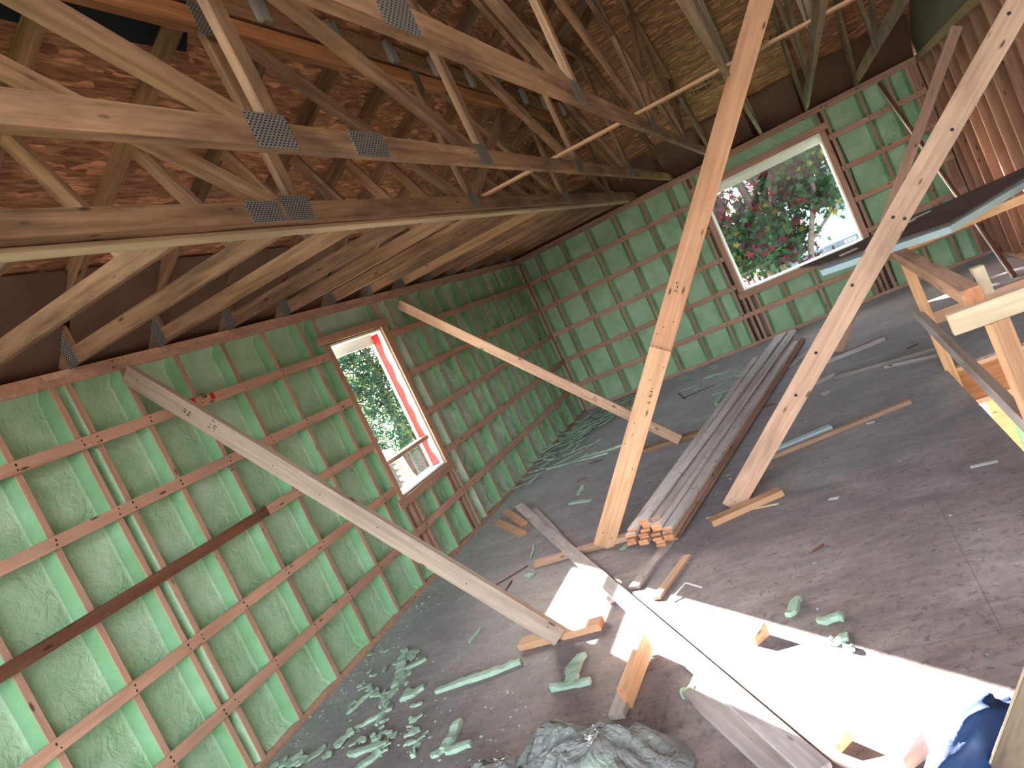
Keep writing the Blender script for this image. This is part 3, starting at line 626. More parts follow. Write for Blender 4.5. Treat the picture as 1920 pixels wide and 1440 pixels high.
# brace at the far right wall
bt = thing('leaning_brace', (5.15, -1.83, 0), 'thin brace with its lit side in white, from the end wall down to the floor', 'brace')
a0 = V((4.97, -0.06, 2.33)); a1 = fl(1903, 520); dr = (a1-a0).normalized(); nv = V((1, 0, 0))
board('board', a0, a1, 0.085, 0.034, nv, 'dark_strapping', bt)
board('lit_side', a0+V((-0.02, 0, 0)), a1+V((-0.02, 0, 0)), 0.03, 0.004, nv, 'white_vinyl', bt)  # white strip puts the brace's lit side into colour
# left wall braces
for (p, q, lb, cl) in (((238, 700), (1055, 1203), 'grey-white brace from the left wall down to the sunlit floor', ((975, 1222), (1128, 1182))),
                   ((748, 570), (1278, 830), 'pinkish brace from beside the narrow window down to the floor', ((1208, 850), (1335, 810)))):
    a0 = on(p[0], p[1], 0, 0.03); a1 = fl(*q); a1.z = 0.03; bt = thing('wall_brace', (a1.x, a1.y, 0), lb, 'brace')
    board('board', a0, a1, 0.118 if p[0] < 500 else 0.095, 0.038, YA, 'dull_pine' if p[0] < 500 else 'brace_pine', bt)
    FB = frame(a0, a1, -YA); Lb = (a1-a0).length
    for q in ((0.16, 0.22) if p[0] < 500 else (0.72,)): stampF(bt, FB, Lb*q, -0.02, 0.0192, 3, 2, 0.018, 1.3)
    for q in (0.03, 0.36, 0.47, 0.6, 0.8, 0.97): nail(bt, FB, Lb*q, random.uniform(-0.03, 0.03), 0.0192, 0.004)
    c0, c1 = fl(*cl[0]), fl(*cl[1])
    tag(board('floor_cleat', (c0.x, c0.y+0.04, 0.02), (c1.x, c1.y+0.04, 0.02), 0.089, 0.038, UP, 'fresh_pine' if p[0] < 500 else 'truss_lumber', endmat='end_grain'),
        'short wood block nailed to the floor at the foot of the %s brace' % ('grey-white' if p[0] < 500 else 'pinkish'), 'block', 'floor cleats')
c0, c1 = fl(1003, 1066), fl(1222, 1004)
tag(board('floor_cleat', (c0.x, c0.y+0.03, 0.02), (c1.x, c1.y+0.05, 0.02), 0.064, 0.038, UP, 'brace_pine', endmat='end_grain'), 'long wood cleat on the floor behind the foot of the big orange brace', 'block', 'floor cleats')
c0, c1 = fl(1545, 685), fl(1660, 638)
tag(board('floor_cleat', (c0.x, c0.y, 0.02), (c1.x, c1.y, 0.02), 0.04, 0.04, UP, 'grey_board'), 'dark wood cleat at the foot of the narrow brown brace', 'block', 'floor cleats')
# ================================================================== GUARD RAIL + SHEET
g = thing('guard_rail', (OX, OY1, 0), 'temporary lumber guard rail round the stair opening', 'guard rail')
board('post', (4.13, OY1-0.022, -0.25), (4.13, OY1-0.022, 0.93), 0.07, 0.038, YA, 'fresh_pine', g)
board('post', (4.10, -6.60, 0.0), (4.10, -6.60, 0.84), 0.089, 0.038, V((0.5, -0.8, 0)), 'fresh_pine', g)
board('side_rail', (4.09, -4.06, 0.955), (4.085, -6.42, 0.925), 0.076, 0.076, UP, 'brace_pine', g, endmat='end_grain')
board('end_rail', (3.945, -6.60, 0.885), (5.35, -6.60, 0.885), 0.089, 0.038, YA, 'pale_pine', g)
board('far_rail', (4.15, OY1, 0.385), (5.35, OY1, 0.385), 0.089, 0.038, YA, 'stud', g)
board('middle_rail', (4.075, -4.15, 0.475), (4.075, -7.6, 0.33), 0.075, 0.038, V((0.6, 0, 0.8)), 'grey_board', g)
board('stub_post', (4.17, -6.2, 0.87), (4.17, -6.2, 1.0), 0.05, 0.05, YA, 'pale_pine', g)
board('post', (5.3, OY1-0.022, -0.2), (5.3, OY1-0.022, 0.95), 0.07, 0.038, YA, 'fresh_pine', g)
# sheet goods lying on the rail
ZS = 1.03
def poly(name, pts, z0, th, mat):
    bm = bmesh.new(); a = [bm.verts.new((p.x, p.y, z0)) for p in pts]; c = [bm.verts.new((p.x, p.y, z0+th)) for p in pts]
    bm.faces.new(a[::-1]); bm.faces.new(c); k = len(pts)
    for i in range(k): bm.faces.new([a[i], a[(i+1) % k], c[(i+1) % k], c[i]])
    bmesh.ops.recalc_face_normals(bm, faces=bm.faces)
    return obj(name, bm, mat)
sp = [fl(1538, 500, ZS), fl(1780, 420, ZS), fl(1935, 325, ZS), fl(1935, 310, ZS), fl(1760, 388, ZS), fl(1690, 415, ZS), fl(1600, 462, ZS), fl(1500, 503, ZS)]
tag(poly('plywood_sheet', sp, ZS, 0.012, 'brown_ply'), 'dusty dark brown plywood sheet lying across the guard rail', 'plywood')
sp = [fl(1538, 507, ZS), fl(1780, 424, ZS), fl(1935, 332, ZS), fl(1935, 318, ZS), fl(1780, 395, ZS), fl(1540, 490, ZS)]
tag(poly('foam_board', sp, ZS-0.045, 0.043, 'blue_foamboard'), 'pale blue rigid foam board under the brown plywood sheet', 'foam board')
a, c = fl(1800, 420, 0.95), fl(1935, 350, 0.95)
tag(board('top_rail_board', (4.15, OY1-0.0, 0.94), (5.38, OY1, 0.94), 0.06, 0.038, YA, 'fresh_pine'), 'orange board under the right end of the blue foam board', 'board')
for k, (u, v) in enumerate(((1590, 475), (1700, 420), (1728, 405))):
    p = fl(u, v, ZS+0.012)
    tag(board('wood_offcut', p+V((-0.06, 0, 0.007)), p+V((0.07, 0.03, 0.007)), 0.03, 0.012, UP, 'grey_board'), 'small grey offcut on the brown plywood sheet, %s from the left' % ORD[k], 'offcut', 'offcuts on the plywood sheet')
# ================================================================== LUMBER STACK
dS = V((0.172, 0.985, 0)).normalized(); p0 = V((2.02, -5.80, 0))
ends = [(400,640),(400,685),(400,727),(400,772),(400,832),(570,505),(570,545),(606,578),(606,618),(575,672),(560,718),(560,762),(560,830),
        (730,505),(750,545),(768,585),(766,640),(750,702),(785,752),(822,795),(830,842),(915,612),(925,655),(945,725),(980,797)]
Fs = []
for k, (ex, ey) in enumerate(ends):
    u, v = 1150+ex/7.58, 950+ey/7.58
    p = onplane(u, v, p0, dS); Fs.append(p)
zmin = min(p.z for p in Fs)
rows = sorted(range(len(Fs)), key=lambda i: Fs[i].z)
posn = ['lowest', 'topmost']
names_ = {}
cols = [(0, 4), (5, 12), (13, 20), (21, 24)]
cn = ['left column', 'second column from the left', 'third column from the left', 'right column']
for ci, (s, e) in enumerate(cols):
    for k in range(s, e+1): names_[k] = (cn[ci], ORD[k-s])
for k, p in enumerate(Fs):
    Ln = 4.88 if k >= 5 else 4.1
    if k in (21, 22): Ln = 4.5
    z = max(0.012, p.z-zmin+0.03); A0 = V((p.x, p.y, z)) + dS*random.uniform(-0.03, 0.03)
    sk = V((-dS.y, dS.x, 0))*random.uniform(-0.03, 0.03)
    spread = V((1, 0, 0))*(-0.03 if k < 5 else (0.05 if k >= 13 else 0.0))
    B0 = A0 + dS*Ln + sk + spread; B0.z = max(0.012, z - 0.03*random.random())
    nm = names_[k]
    tag(board('strapping_board', A0, B0, 0.064, 0.019 if k not in (12, 23) else 0.034, UP, 'rough_board' if k in (0, 1, 5, 6, 7, 13, 14, 15, 16, 21, 22) else 'brace_pine', endmat='end_grain', bev=0.0015),
        'rough strapping board in the lumber stack, %s, %s from the top' % nm, 'board', 'strapping boards stacked on the floor')
a0, a1 = fl(1337, 785), fl(1262, 990)
tag(board('strapping_board', a0+UP*0.012, a1+UP*0.012, 0.064, 0.019, UP, 'rough_board'), 'short grey strapping board lying against the left side of the stack', 'board')
a0, a1 = fl(1207, 1068), fl(1330, 800)
# loose boards on floor
def fb(name, p, q, wd, th, mat, label, cat='board', group=None, z=0.0, dz=0.0, end=None, up=UP):
    a, c = fl(*p), fl(*q); a.z = th/2+z; c.z = th/2+z+dz
    return tag(board(name, a, c, wd, th, up, mat, endmat=end), label, cat, group)
fb('loose_board', (975, 953), (1545, 1465), 0.089, 0.019, 'grey_board', 'long grey board lying across the sunlit floor', z=0.022)
fb('loose_board', (1002, 958), (1155, 1128), 0.075, 0.019, 'grey_board', 'grey board crossing under the long one by the sunlit patch', z=0.001)
fb('loose_board', (1300, 1300), (1500, 1480), 0.085, 0.03, 'grey_board', 'knotty grey board running out of the bottom of the frame')
fb('loose_board', (1345, 1322), (1590, 1500), 0.07, 0.019, 'fresh_pine', 'orange edged board beside the knotty grey one at the bottom', z=0.001)
fb('loose_board', (1190, 1105), (1262, 1010), 0.07, 0.019, 'grey_board', 'flat board poking out from under the front of the lumber stack', z=0.0)
fb('loose_board', (1232, 1125), (1290, 1045), 0.05, 0.019, 'brace_pine', 'narrow pinkish board poking out from under the stack', z=0.0)
fb('short_board', (932, 982), (982, 1004), 0.075, 0.03, 'brace_pine', 'nearer of two short boards side by side on the floor by the left wall', end='end_grain')
fb('short_board', (950, 962), (985, 986), 0.075, 0.03, 'brace_pine', 'farther of two short boards side by side on the floor by the left wall', end='end_grain')
fb('short_board', (1335, 985), (1467, 926), 0.089, 0.038, 'fresh_pine', 'short board on the floor right of the pale knotty brace', end='end_grain')
fb('wood_strip', (1418, 872), (1708, 756), 0.045, 0.03, 'brace_pine', 'long thin wood strip beside the blue foam strip')
fb('foam_strip', (1425, 860), (1560, 804), 0.07, 0.03, 'blue_foamboard', 'pale blue foam strip lying right of the lumber stack', 'foam strip')
fb('wood_strip', (1566, 710), (1762, 655), 0.05, 0.03, 'grey_board', 'long grey strip on the far floor left of the stair opening')
fb('wood_strip', (1660, 690), (1760, 668), 0.04, 0.025, 'grey_board', 'short grey strip lying below the long grey strip')
fb('wood_strip', (1575, 672), (1658, 636), 0.05, 0.035, 'dark_strapping', 'dark wood strip right of the foot of the narrow brown brace')
fb('wood_strip', (1528, 722), (1566, 704), 0.05, 0.03, 'grey_board', 'small grey strip beside the pale knotty brace')
fb('wood_offcut', (1543, 742), (1555, 736), 0.045, 0.03, 'grey_board', 'tiny wood block on the floor right of the pale knotty brace', 'offcut')
fb('wood_strip', (1325, 972), (1460, 945), 0.02, 0.006, 'pale_pine', 'thin curved green-white strip right of the stack', 'strip')
fb('wood_strip', (1485, 688), (1530, 650), 0.09, 0.019, 'grey_board', 'pale board end sticking out behind the knotty brace')
# upright blocks standing in the light
a = fl(1160, 1352); tag(board('upright_block', a+UP*0.02, fl(1203, 1240)+UP*0.03, 0.07, 0.03, UP, 'grey_board'), 'grey flat board leading to the small upright block', 'block')
a = fl(1212, 1262); tag(board('upright_block', fl(1180, 1330)+UP*0.05, fl(1222, 1225)+UP*0.06, 0.1, 0.03, XA+V((0.1, 0, 0)), 'fresh_pine', endmat='end_grain'), 'orange board standing on edge at the border of the sunlit patch', 'block')
def wedge(name, p, s, label, ang=0):
    bm = bmesh.new(); c = math.cos(ang); sn = math.sin(ang)
    pts = [(0, 0, 0), (s, 0, 0), (s*1.0, 0, s*0.75), (s*0.1, 0, s*0.45)]
    A1 = [bm.verts.new(q) for q in pts]; A2 = [bm.verts.new((q[0], 0.02, q[2])) for q in pts]
    bm.faces.new(A1); bm.faces.new(A2[::-1])
    for i in range(4): bm.faces.new([A1[i], A1[(i+1) % 4], A2[(i+1) % 4], A2[i]])
    bmesh.ops.recalc_face_normals(bm, faces=bm.faces)
    return tag(obj(name, bm, 'fresh_pine', None, Matrix.Translation(p) @ Matrix.Rotation(ang, 4, 'Z')), label, 'offcut', 'orange offcuts in the sunlit patch')
wedge('wood_offcut', fl(1420, 1212), 0.085, 'orange wood offcut standing in the middle of the sunlit patch', 0.9)
wedge('wood_offcut', fl(1578, 1412), 0.06, 'smaller orange offcut standing near the bottom of the sunlit patch', 0.9)
wedge('wood_offcut', fl(1700, 1452), 0.10, 'orange triangular offcut at the bottom edge of the frame', 0.7)
# near leaning board at bottom right + blue fabric
bt = thing('leaning_board', (3.5, -7.95, 0), 'brown board with a pale lit edge leaning at the bottom right corner', 'board')
e0 = fl(1852, 1436); e1 = at(1926, 1236, 1.62); dr = (e1-e0).normalized(); nv = CP-e0; nv = (nv-dr*nv.dot(dr)).normalized()
sd = dr.cross(nv).normalized()
if sd.dot(CR) > 0: sd = -sd
board('board', e0-sd*0.075-dr*0.02, e0-sd*0.075+dr*1.5, 0.14, 0.038, nv, 'weathered_lumber', bt)
board('lit_edge', e0-sd*0.002-dr*0.02, e0-sd*0.002+dr*1.5, 0.038, 0.006, sd, 'pale_pine', bt)  # pale strip gives the light on this edge as colour
def blob(name, c, size, rot, mat, amp, freq, seg=40, seed=1.0, flat=True, parent=None):
    bm = bmesh.new(); bmesh.ops.create_uvsphere(bm, u_segments=seg, v_segments=seg//2, radius=1)
    for v in bm.verts:
        n = noise.noise(v.co*freq+V((seed, 0, 0))) + 0.5*noise.noise(v.co*freq*2.3+V((0, seed, 0)))
        rd = 1 - abs(noise.noise(v.co*freq*1.4+V((0, 0, seed))))*amp
        v.co = v.co*(1+n*amp*0.6)*rd
        if flat and v.co.z < -0.25: v.co.z = -0.25
        v.co = V((v.co.x*size[0], v.co.y*size[1], v.co.z*size[2]))
    return obj(name, bm, mat, parent, Matrix.Translation(c) @ Matrix.Rotation(rot, 4, 'Z'), smooth=True)
a = fl(1838, 1418); tag(blob('blue_fabric', V((a.x, a.y, 0.03)), (0.21, 0.07, 0.10), 0.85, 'blue_fabric', 0.25, 1.2, seed=3), 'bunched dark blue fabric in the bottom right corner', 'fabric')
# translucent poly bag with scrap inside
a = fl(1110, 1432); bg_ = thing('plastic_bag', (a.x, a.y, 0), 'large clear plastic bag slumped at the bottom of the frame', 'plastic bag')

def film(name, c, rx, ry, hgt, rot, seed, parent):
    bm = bmesh.new(); NR, NA = 34, 110; rows = []
    for i in range(NR+1):
        r = i/NR; row = []
        for j in range(NA):
            t = 2*math.pi*j/NA; rr = r*(1+0.14*noise.noise(V((math.cos(t)*1.6, math.sin(t)*1.6, seed))))
            x, y = rr*math.cos(t), rr*math.sin(t)
            z = max(0.0, 1-r**2.6)*(0.72+0.55*noise.noise(V((x*1.5+seed, y*1.5, 2))))
            crease = 1-abs(noise.noise(V((x*3.2+seed, y*3.2, 7)))*2.2); c2 = 1-abs(noise.noise(V((x*8, y*8+seed, 3)))*2.2)
            z = z*(0.80+0.26*max(0, crease)) + 0.02*max(0, c2)*(1-r)
            row.append(bm.verts.new((x*rx, y*ry, max(0.004, z*hgt))))
        rows.append(row)
    for i in range(NR):
        for j in range(NA):
            a, b_, c_, d = rows[i][j], rows[i][(j+1) % NA], rows[i+1][(j+1) % NA], rows[i+1][j]
            bm.faces.new([a, d, c_, b_])
    bmesh.ops.remove_doubles(bm, verts=bm.verts, dist=1e-4)
    return obj(name, bm, 'poly_film', parent, Matrix.Translation(c) @ Matrix.Rotation(rot, 4, 'Z'), smooth=True)
film('film', V((a.x+0.02, a.y-0.12, 0.002)), 0.40, 0.25, 0.24, 0.1, 5, bg_)
a = fl(960, 1462); film('film_fold', V((a.x, a.y-0.05, 0.002)), 0.32, 0.16, 0.12, -0.1, 9, bg_)
# ================================================================== FOAM SCRAPS
SCR = []
def scrap(p, q, wd, th, label=None, jag=0.25, tilt=0.0, mat='foam_scrap', group='green foam offcuts on the floor', z=0.0, name='foam_offcut', cat='foam offcut'):
    L = (q-p).length; n = max(5, int(L/0.03)); bm = bmesh.new(); T, Bt = [], []
    sd = random.random()*50
    for k in range(n+1):
        u = k/n; wv = wd/2*(0.35+0.65*math.sin(math.pi*min(1, max(0.0, u*0.94+0.03)))**0.4)
        l_ = wv*(1+jag*random.uniform(-0.75, 0.55)); r_ = wv*(1+jag*random.uniform(-0.75, 0.55))
        bend = wd*0.5*noise.noise(V((u*2, sd, 4)))
        zt = th*(0.75+0.5*noise.noise(V((k*0.7, sd, 7))))
        T.append([bm.verts.new((u*L, -l_+bend, zt*0.92)), bm.verts.new((u*L, bend, zt)), bm.verts.new((u*L, r_+bend, zt*0.88))])
        Bt.append([bm.verts.new((u*L, -l_*1.03+bend, 0)), bm.verts.new((u*L, r_*1.03+bend, 0))])
    for k in range(n):
        a, c = T[k], T[k+1]; d, e = Bt[k], Bt[k+1]
        bm.faces.new([a[0], c[0], c[1], a[1]]); bm.faces.new([a[1], c[1], c[2], a[2]])
        bm.faces.new([d[0], e[0], c[0], a[0]]); bm.faces.new([a[2], c[2], e[1], d[1]]); bm.faces.new([d[1], e[1], e[0], d[0]])
    bm.faces.new([T[0][0], T[0][1], T[0][2], Bt[0][1], Bt[0][0]]); bm.faces.new([T[-1][2], T[-1][1], T[-1][0], Bt[-1][0], Bt[-1][1]])
    bmesh.ops.recalc_face_normals(bm, faces=bm.faces)
    A0 = V((p.x, p.y, z)); B0 = V((q.x, q.y, z+0.0001+tilt))
    o = obj(name, bm, mat, None, frame(A0, B0, UP)); SCR.append(o)
    return tag(o, label, cat, group)
def sc_(p, q, wd, th, label, **k): return scrap(fl(*p), fl(*q), wd, th, label, **k)
sc_((818, 1300), (978, 1243), 0.055, 0.03, 'long green foam offcut with a toothed edge at bottom centre')
sc_((1062, 1288), (1092, 1232), 0.075, 0.03, 'hook-shaped foam offcut standing up below the foot of the grey-white brace')
sc_((1035, 1296), (1110, 1278), 0.05, 0.03, 'flat foam offcut joined to the hook-shaped one')
sc_((1480, 1158), (1500, 1125), 0.045, 0.03, 'upright-looking foam chunk right of the sunlit patch')
sc_((1534, 1166), (1584, 1163), 0.045, 0.03, 'oblong foam chunk right of the sunlit patch')
sc_((1552, 1206), (1592, 1200), 0.05, 0.02, 'broken foam chunk at the edge of the sunlit patch')
sc_((1582, 1218), (1604, 1214), 0.035, 0.02, 'small foam chunk touching the broken one')
sc_((1280, 1305), (1308, 1300), 0.05, 0.04, 'foam chunk beside the tip of the knotty grey board')
sc_((833, 1410), (866, 1352), 0.05, 0.03, 'straight foam offcut pointing up at the bottom of the frame')
sc_((838, 1412), (885, 1398), 0.05, 0.03, 'foam offcut crossing behind the straight one')
sc_((810, 1418), (835, 1408), 0.05, 0.02, 'foam piece left of the plastic bag')
sc_((770, 1420), (782, 1412), 0.05, 0.03, 'small square foam piece at the bottom')
sc_((1100, 1425), (1150, 1448), 0.07, 0.03, 'green foam chunk under the clear plastic bag')
sc_((752, 1312), (796, 1292), 0.06, 0.03, 'rounded pale foam lump near the left wall')
sc_((742, 1290), (762, 1225), 0.07, 0.03, 'upper foam chunk in the broken group near the left wall')
sc_((750, 1262), (800, 1236), 0.04, 0.025, 'thin foam offcut across the broken group near the left wall')
sc_((718, 1325), (762, 1270), 0.035, 0.02, 'slanting foam sliver below the broken group')
sc_((650, 1340), (700, 1296), 0.035, 0.02, 'long foam sliver nearest the left wall plate')
sc_((716, 1328), (725, 1296), 0.025, 0.02, 'short foam sliver beside the long sliver')
sc_((660, 1372), (735, 1330), 0.035, 0.02, 'foam stick lying along the floor at lower left')
sc_((706, 1362), (732, 1318), 0.03, 0.02, 'foam stick crossing the other at lower left')
sc_((655, 1415), (728, 1396), 0.05, 0.025, 'serrated foam offcut at lower left')
sc_((665, 1450), (715, 1412), 0.05, 0.025, 'pointed foam offcut at the bottom left')
sc_((478, 1435), (508, 1395), 0.055, 0.03, 'pale foam stick against the left wall plate')
sc_((880, 1206), (902, 1178), 0.025, 0.015, 'foam sliver under the grey-white brace')
sc_((983, 1082), (1002, 1078), 0.06, 0.015, 'flat foam flake by the sunlit patch')
sc_((1162, 1032), (1180, 1022), 0.05, 0.01, 'square green flake under the lumber stack')
sc_((1085, 865-3), (1195, 828), 0.045, 0.025, 'long pale foam offcut on the far floor')
sc_((1025, 880), (1140, 850), 0.035, 0.02, 'long narrow foam offcut in front of the far corner pile')
sc_((1228, 932), (1262, 915), 0.05, 0.02, 'green foam offcut left of the stack')
sc_((1085, 928), (1098, 908), 0.05, 0.02, 'foam piece on the far floor left of the big orange brace')
sc_((1068, 945), (1110, 938), 0.05, 0.015, 'thin foam flake on the far floor left of the big orange brace')
sc_((995, 1048), (1003, 1020), 0.02, 0.01, 'thin foam sliver on the floor by the grey board')
sc_((1345, 760), (1355, 742), 0.06, 0.03, 'curled green foam scrap left of the stack')
sc_((1318, 712), (1372, 695), 0.07, 0.03, 'green foam scrap among shavings before the end wall')
sc_((1380, 708), (1398, 698), 0.06, 0.03, 'green foam scrap touching the far end of the stack')
sc_((1275, 735), (1312, 722), 0.04, 0.02, 'pale foam strip before the end wall')
# piles
def pile(n, pick, wr_, lr, label, group, zmax):
    for k in range(n):
        p = pick(); a = random.uniform(-0.3, 1.2)+math.pi*random.randint(0, 1); L = random.uniform(*lr)
        d = V((math.cos(a), math.sin(a), 0))*L
        z = random.uniform(0, zmax)*random.random()
        scrap(p, p+d, random.uniform(*wr_)*1.15, random.uniform(0.005, 0.016), label, jag=0.9, tilt=random.uniform(0, zmax)*0.9, group=group, z=z, name='foam_shred', cat='foam scrap')
def pk1():
    u = random.random()**1.5; y = -8.35+u*1.15; x = 0.10+abs(random.gauss(0, 0.15)) + (0.15 if random.random() < 0.4 else 0)
    return V((x, y, 0))
pile(120, pk1, (0.018, 0.065), (0.03, 0.17), 'torn green foam shred in the litter along the foot of the left wall', 'foam shreds along the left wall', 0.03)
def pk2():
    return V((abs(random.gauss(0, 0.22))+0.08, -1.75+random.gauss(0, 0.65), 0)) if random.random() < 0.6 else V((0.35+random.random()*0.7, -1.15+random.gauss(0, 0.4), 0))
def pk2c():
    p = pk2(); p.y = min(-0.12, p.y); return p
pile(110, pk2c, (0.02, 0.07), (0.08, 0.38), 'torn green foam shred in the pile in the far corner', 'foam shreds in the far corner', 0.07)
def pk3(): p = fl(random.uniform(665, 790), random.uniform(1215, 1410)); return p
pile(60, pk3, (0.015, 0.045), (0.02, 0.09), 'small broken foam scrap scattered left of the plastic bag', 'foam scraps left of the bag', 0.01)
def pk4(): return fl(random.uniform(1225, 1400), random.uniform(688, 735))
pile(16, pk4, (0.02, 0.04), (0.05, 0.2), 'small foam shred on the floor before the end wall', 'foam shreds before the end wall', 0.01)
# crumbs: uncountable
bm = bmesh.new()
def crumb(p, s):
    a = random.random()*6; z = s*random.uniform(0.3, 0.8)
    q = [bm.verts.new((p.x+s*math.cos(a+t)*random.uniform(0.6, 1.2), p.y+s*math.sin(a+t)*random.uniform(0.6, 1.2), 0.0005)) for t in (0, 1.6, 3.1, 4.7)]
    t = bm.verts.new((p.x, p.y, z))
    for i in range(4): bm.faces.new([q[i], q[(i+1) % 4], t])
for k in range(900):
    r = random.random()
    if r < 0.45: p = V((abs(random.gauss(0.02, 0.12))+0.005, random.uniform(-8.3, -0.2), 0))
    elif r < 0.7: p = fl(random.uniform(640, 1000), random.uniform(1060, 1430))
    elif r < 0.85: p = fl(random.uniform(1000, 1450), random.uniform(800, 950))
    else: p = V((random.uniform(0.3, 4.0), random.uniform(-7.8, -0.3), 0))
    if p.x < 0.01 or p.x > 4.05: continue
    crumb(p, random.uniform(0.003, 0.012))
tag(obj('foam_crumbs', bm, 'foam_scrap'), 'fine green foam crumbs scattered over the subfloor', 'crumbs', kind='stuff')
# dark sticks, debris
for k, (p, q) in enumerate((((1280, 748), (1340, 722)), ((1285, 748), (1272, 738)), ((1430, 765), (1455, 757)), ((1700, 655), (1722, 645)), ((722, 1067), (780, 1045)), ((1525, 1035), (1545, 1022)), ((940, 1120), (960, 1090)), ((930, 1098), (990, 1062)), ((1105, 870), (1130, 862)), ((1080, 905), (1100, 896)))):
    a, c = fl(*p), fl(*q)
    tag(board('wood_splinter', a+UP*0.005, c+UP*0.005, 0.012, 0.008, UP, 'dark_strapping' if k != 4 else 'brace_pine'), 'thin dark wood splinter on the floor' if k != 4 else 'thin pale wood splinter on the floor near the left wall', 'splinter', 'splinters on the floor' if k != 4 else None)
a, c = fl(1258, 1128), fl(1290, 1102); d = fl(1318, 1105)
t = thing('bent_strap', a, 'bent white plastic strap on the floor below the lumber stack', 'strap')
board('strip', a+UP*0.01, c+UP*0.03, 0.012, 0.003, UP, 'white_plastic', t); board('strip', c+UP*0.03, d+UP*0.01, 0.012, 0.003, UP, 'white_plastic', t)
for k, (u, v) in enumerate(((1555, 937), (1820, 877), (1590, 800), (1625, 795))):
    a = fl(u, v); tag(board('paper_scrap', a+UP*0.004, a+V((0.05 + (0.07 if k == 1 else 0), -0.02, 0.004)), 0.03, 0.003, UP, 'white_plastic'),
        ['white paper scrap right of the lumber stack', 'thin grey-white scrap left of the stair opening', 'crumpled white scrap under the thin wood strip', 'white scrap beside the long thin wood strip'][k], 'scrap')
# red marks and stamps on strapping
for (u, v, s) in ((361, 753, 0.05), (398, 742, 0.035)):
    p = on(u, v, 0, 0.0205); obj('red_mark', bxm(0, 0.001, -s/2, s/2, -0.022, 0.022), 'red_paint', wl, Matrix.Translation(p))
def stamp(u, v, ax, val, parent, n=4, rows=2, ch=0.014):
    p = on(u, v, ax, val)
    xd = (0, 1, 0) if ax == 0 else (1, 0, 0)
    bm, F = printing(p, xd, (0, 0, 1), rows, n, ch, ''); obj('ink_stamp', bm, 'ink', parent, F)
for (u, v) in ((380, 748), (180, 842), (432, 885), (545, 1065), (628, 1138), (490, 962), (786, 600), (850, 770), (865, 825), (945, 762), (1040, 762), (800, 985)): stamp(u, v, 0, 0.0205, wl)
for (u, v) in ((1178, 505), (1620, 220), (1645, 282), (1190, 555)): stamp(u, v, 1, -0.0205, wf)
# black tubes drawn for wavy gap lines, caulk and foam shadow, at window studs
for (x, z0, z1) in ((4.285, 0.05, 2.36), (4.365, 0.1, 2.1), (2.60, 0.05, 1.2), (2.685, 0.05, 0.6)):
    bm = bmesh.new(); pr = None
    for k in range(25):
        z = z0+(z1-z0)*k/24; c = V((x+0.008*math.sin(z*6+x), -0.004, z)); rg = [bm.verts.new(c+V((0.006*math.cos(t), 0.006*math.sin(t), 0))) for t in (0, 1.57, 3.14, 4.71)]
        if pr:
            for i in range(4): bm.faces.new([pr[i], pr[(i+1) % 4], rg[(i+1) % 4], rg[i]])
        pr = rg
    obj('gap_line', bm, 'gap_black', wf, smooth=True)
# ================================================================== OUTSIDE
GZ = -3.2
tag(boxw('lawn', -70, 70, 0.6, 110, GZ-0.1, GZ, 'lawn'), 'grass yard outside the windows', 'lawn', kind='structure')
tag(boxw('lawn', -70, -0.7, -60, 0.6, GZ-0.1, GZ, 'lawn'), 'grass yard beside the building', 'lawn', kind='structure')
def tube(pts, r0, r1, bm=None, seg=8):
    bm = bm or bmesh.new(); pr = None; n = len(pts)
    for k, p in enumerate(pts):
        p = V(p); d = (V(pts[min(n-1, k+1)])-V(pts[max(0, k-1)])).normalized(); a = d.orthogonal().normalized(); c = d.cross(a); r = r0+(r1-r0)*k/(n-1)
        rg = [bm.verts.new(p+a*r*math.cos(2*math.pi*i/seg)+c*r*math.sin(2*math.pi*i/seg)) for i in range(seg)]
        if pr:
            o = min(range(seg), key=lambda s: (pr[0].co-rg[s].co).length); rg = rg[o:]+rg[:o]
            for i in range(seg): bm.faces.new([pr[i], pr[(i+1) % seg], rg[(i+1) % seg], rg[i]])
        pr = rg
    return bm
def leaf(bm, c, s, mi, star=False):
    n = V((random.gauss(0, 1), random.gauss(0, 1), random.gauss(0, 1))).normalized(); a = n.orthogonal().normalized(); b_ = n.cross(a)
    ang = random.random()*6.28; a, b_ = a*math.cos(ang)+b_*math.sin(ang), b_*math.cos(ang)-a*math.sin(ang)
    if star:   # palmate leaf: five lobes
        vs = []
        for i in range(10):
            t = -2.2+4.4*i/9; r = s*(1.0 if i % 2 else 0.45)*(1.15-0.25*abs(t)/2.2)
            vs.append(bm.verts.new(c+a*r*math.cos(t)+b_*r*math.sin(t)))
        f = bm.faces.new(vs)
    else: f = bm.faces.new([bm.verts.new(c-a*s), bm.verts.new(c+b_*s*0.2), bm.verts.new(c+a*s), bm.verts.new(c-b_*s*0.2)])
    f.material_index = mi
mt = thing('maple_tree', (3.0, 5.2, GZ), 'purple and green leaved maple outside the wide window', 'tree')
bm = tube([(3.35, 5.6, GZ), (3.3, 5.6, -1.5), (3.15, 5.5, -0.3), (3.05, 5.3, 1.0), (2.95, 5.2, 2.2), (2.8, 5.2, 3.6)], 0.16, 0.05)
tube([(3.25, 5.6, -0.7), (3.7, 5.3, 0.6), (4.1, 5.1, 1.5), (4.2, 5.0, 2.6)], 0.07, 0.03, bm); tube([(3.2, 5.55, -0.4), (2.7, 5.5, 0.6), (2.3, 5.4, 1.6), (2.1, 5.4, 2.6)], 0.07, 0.02, bm)
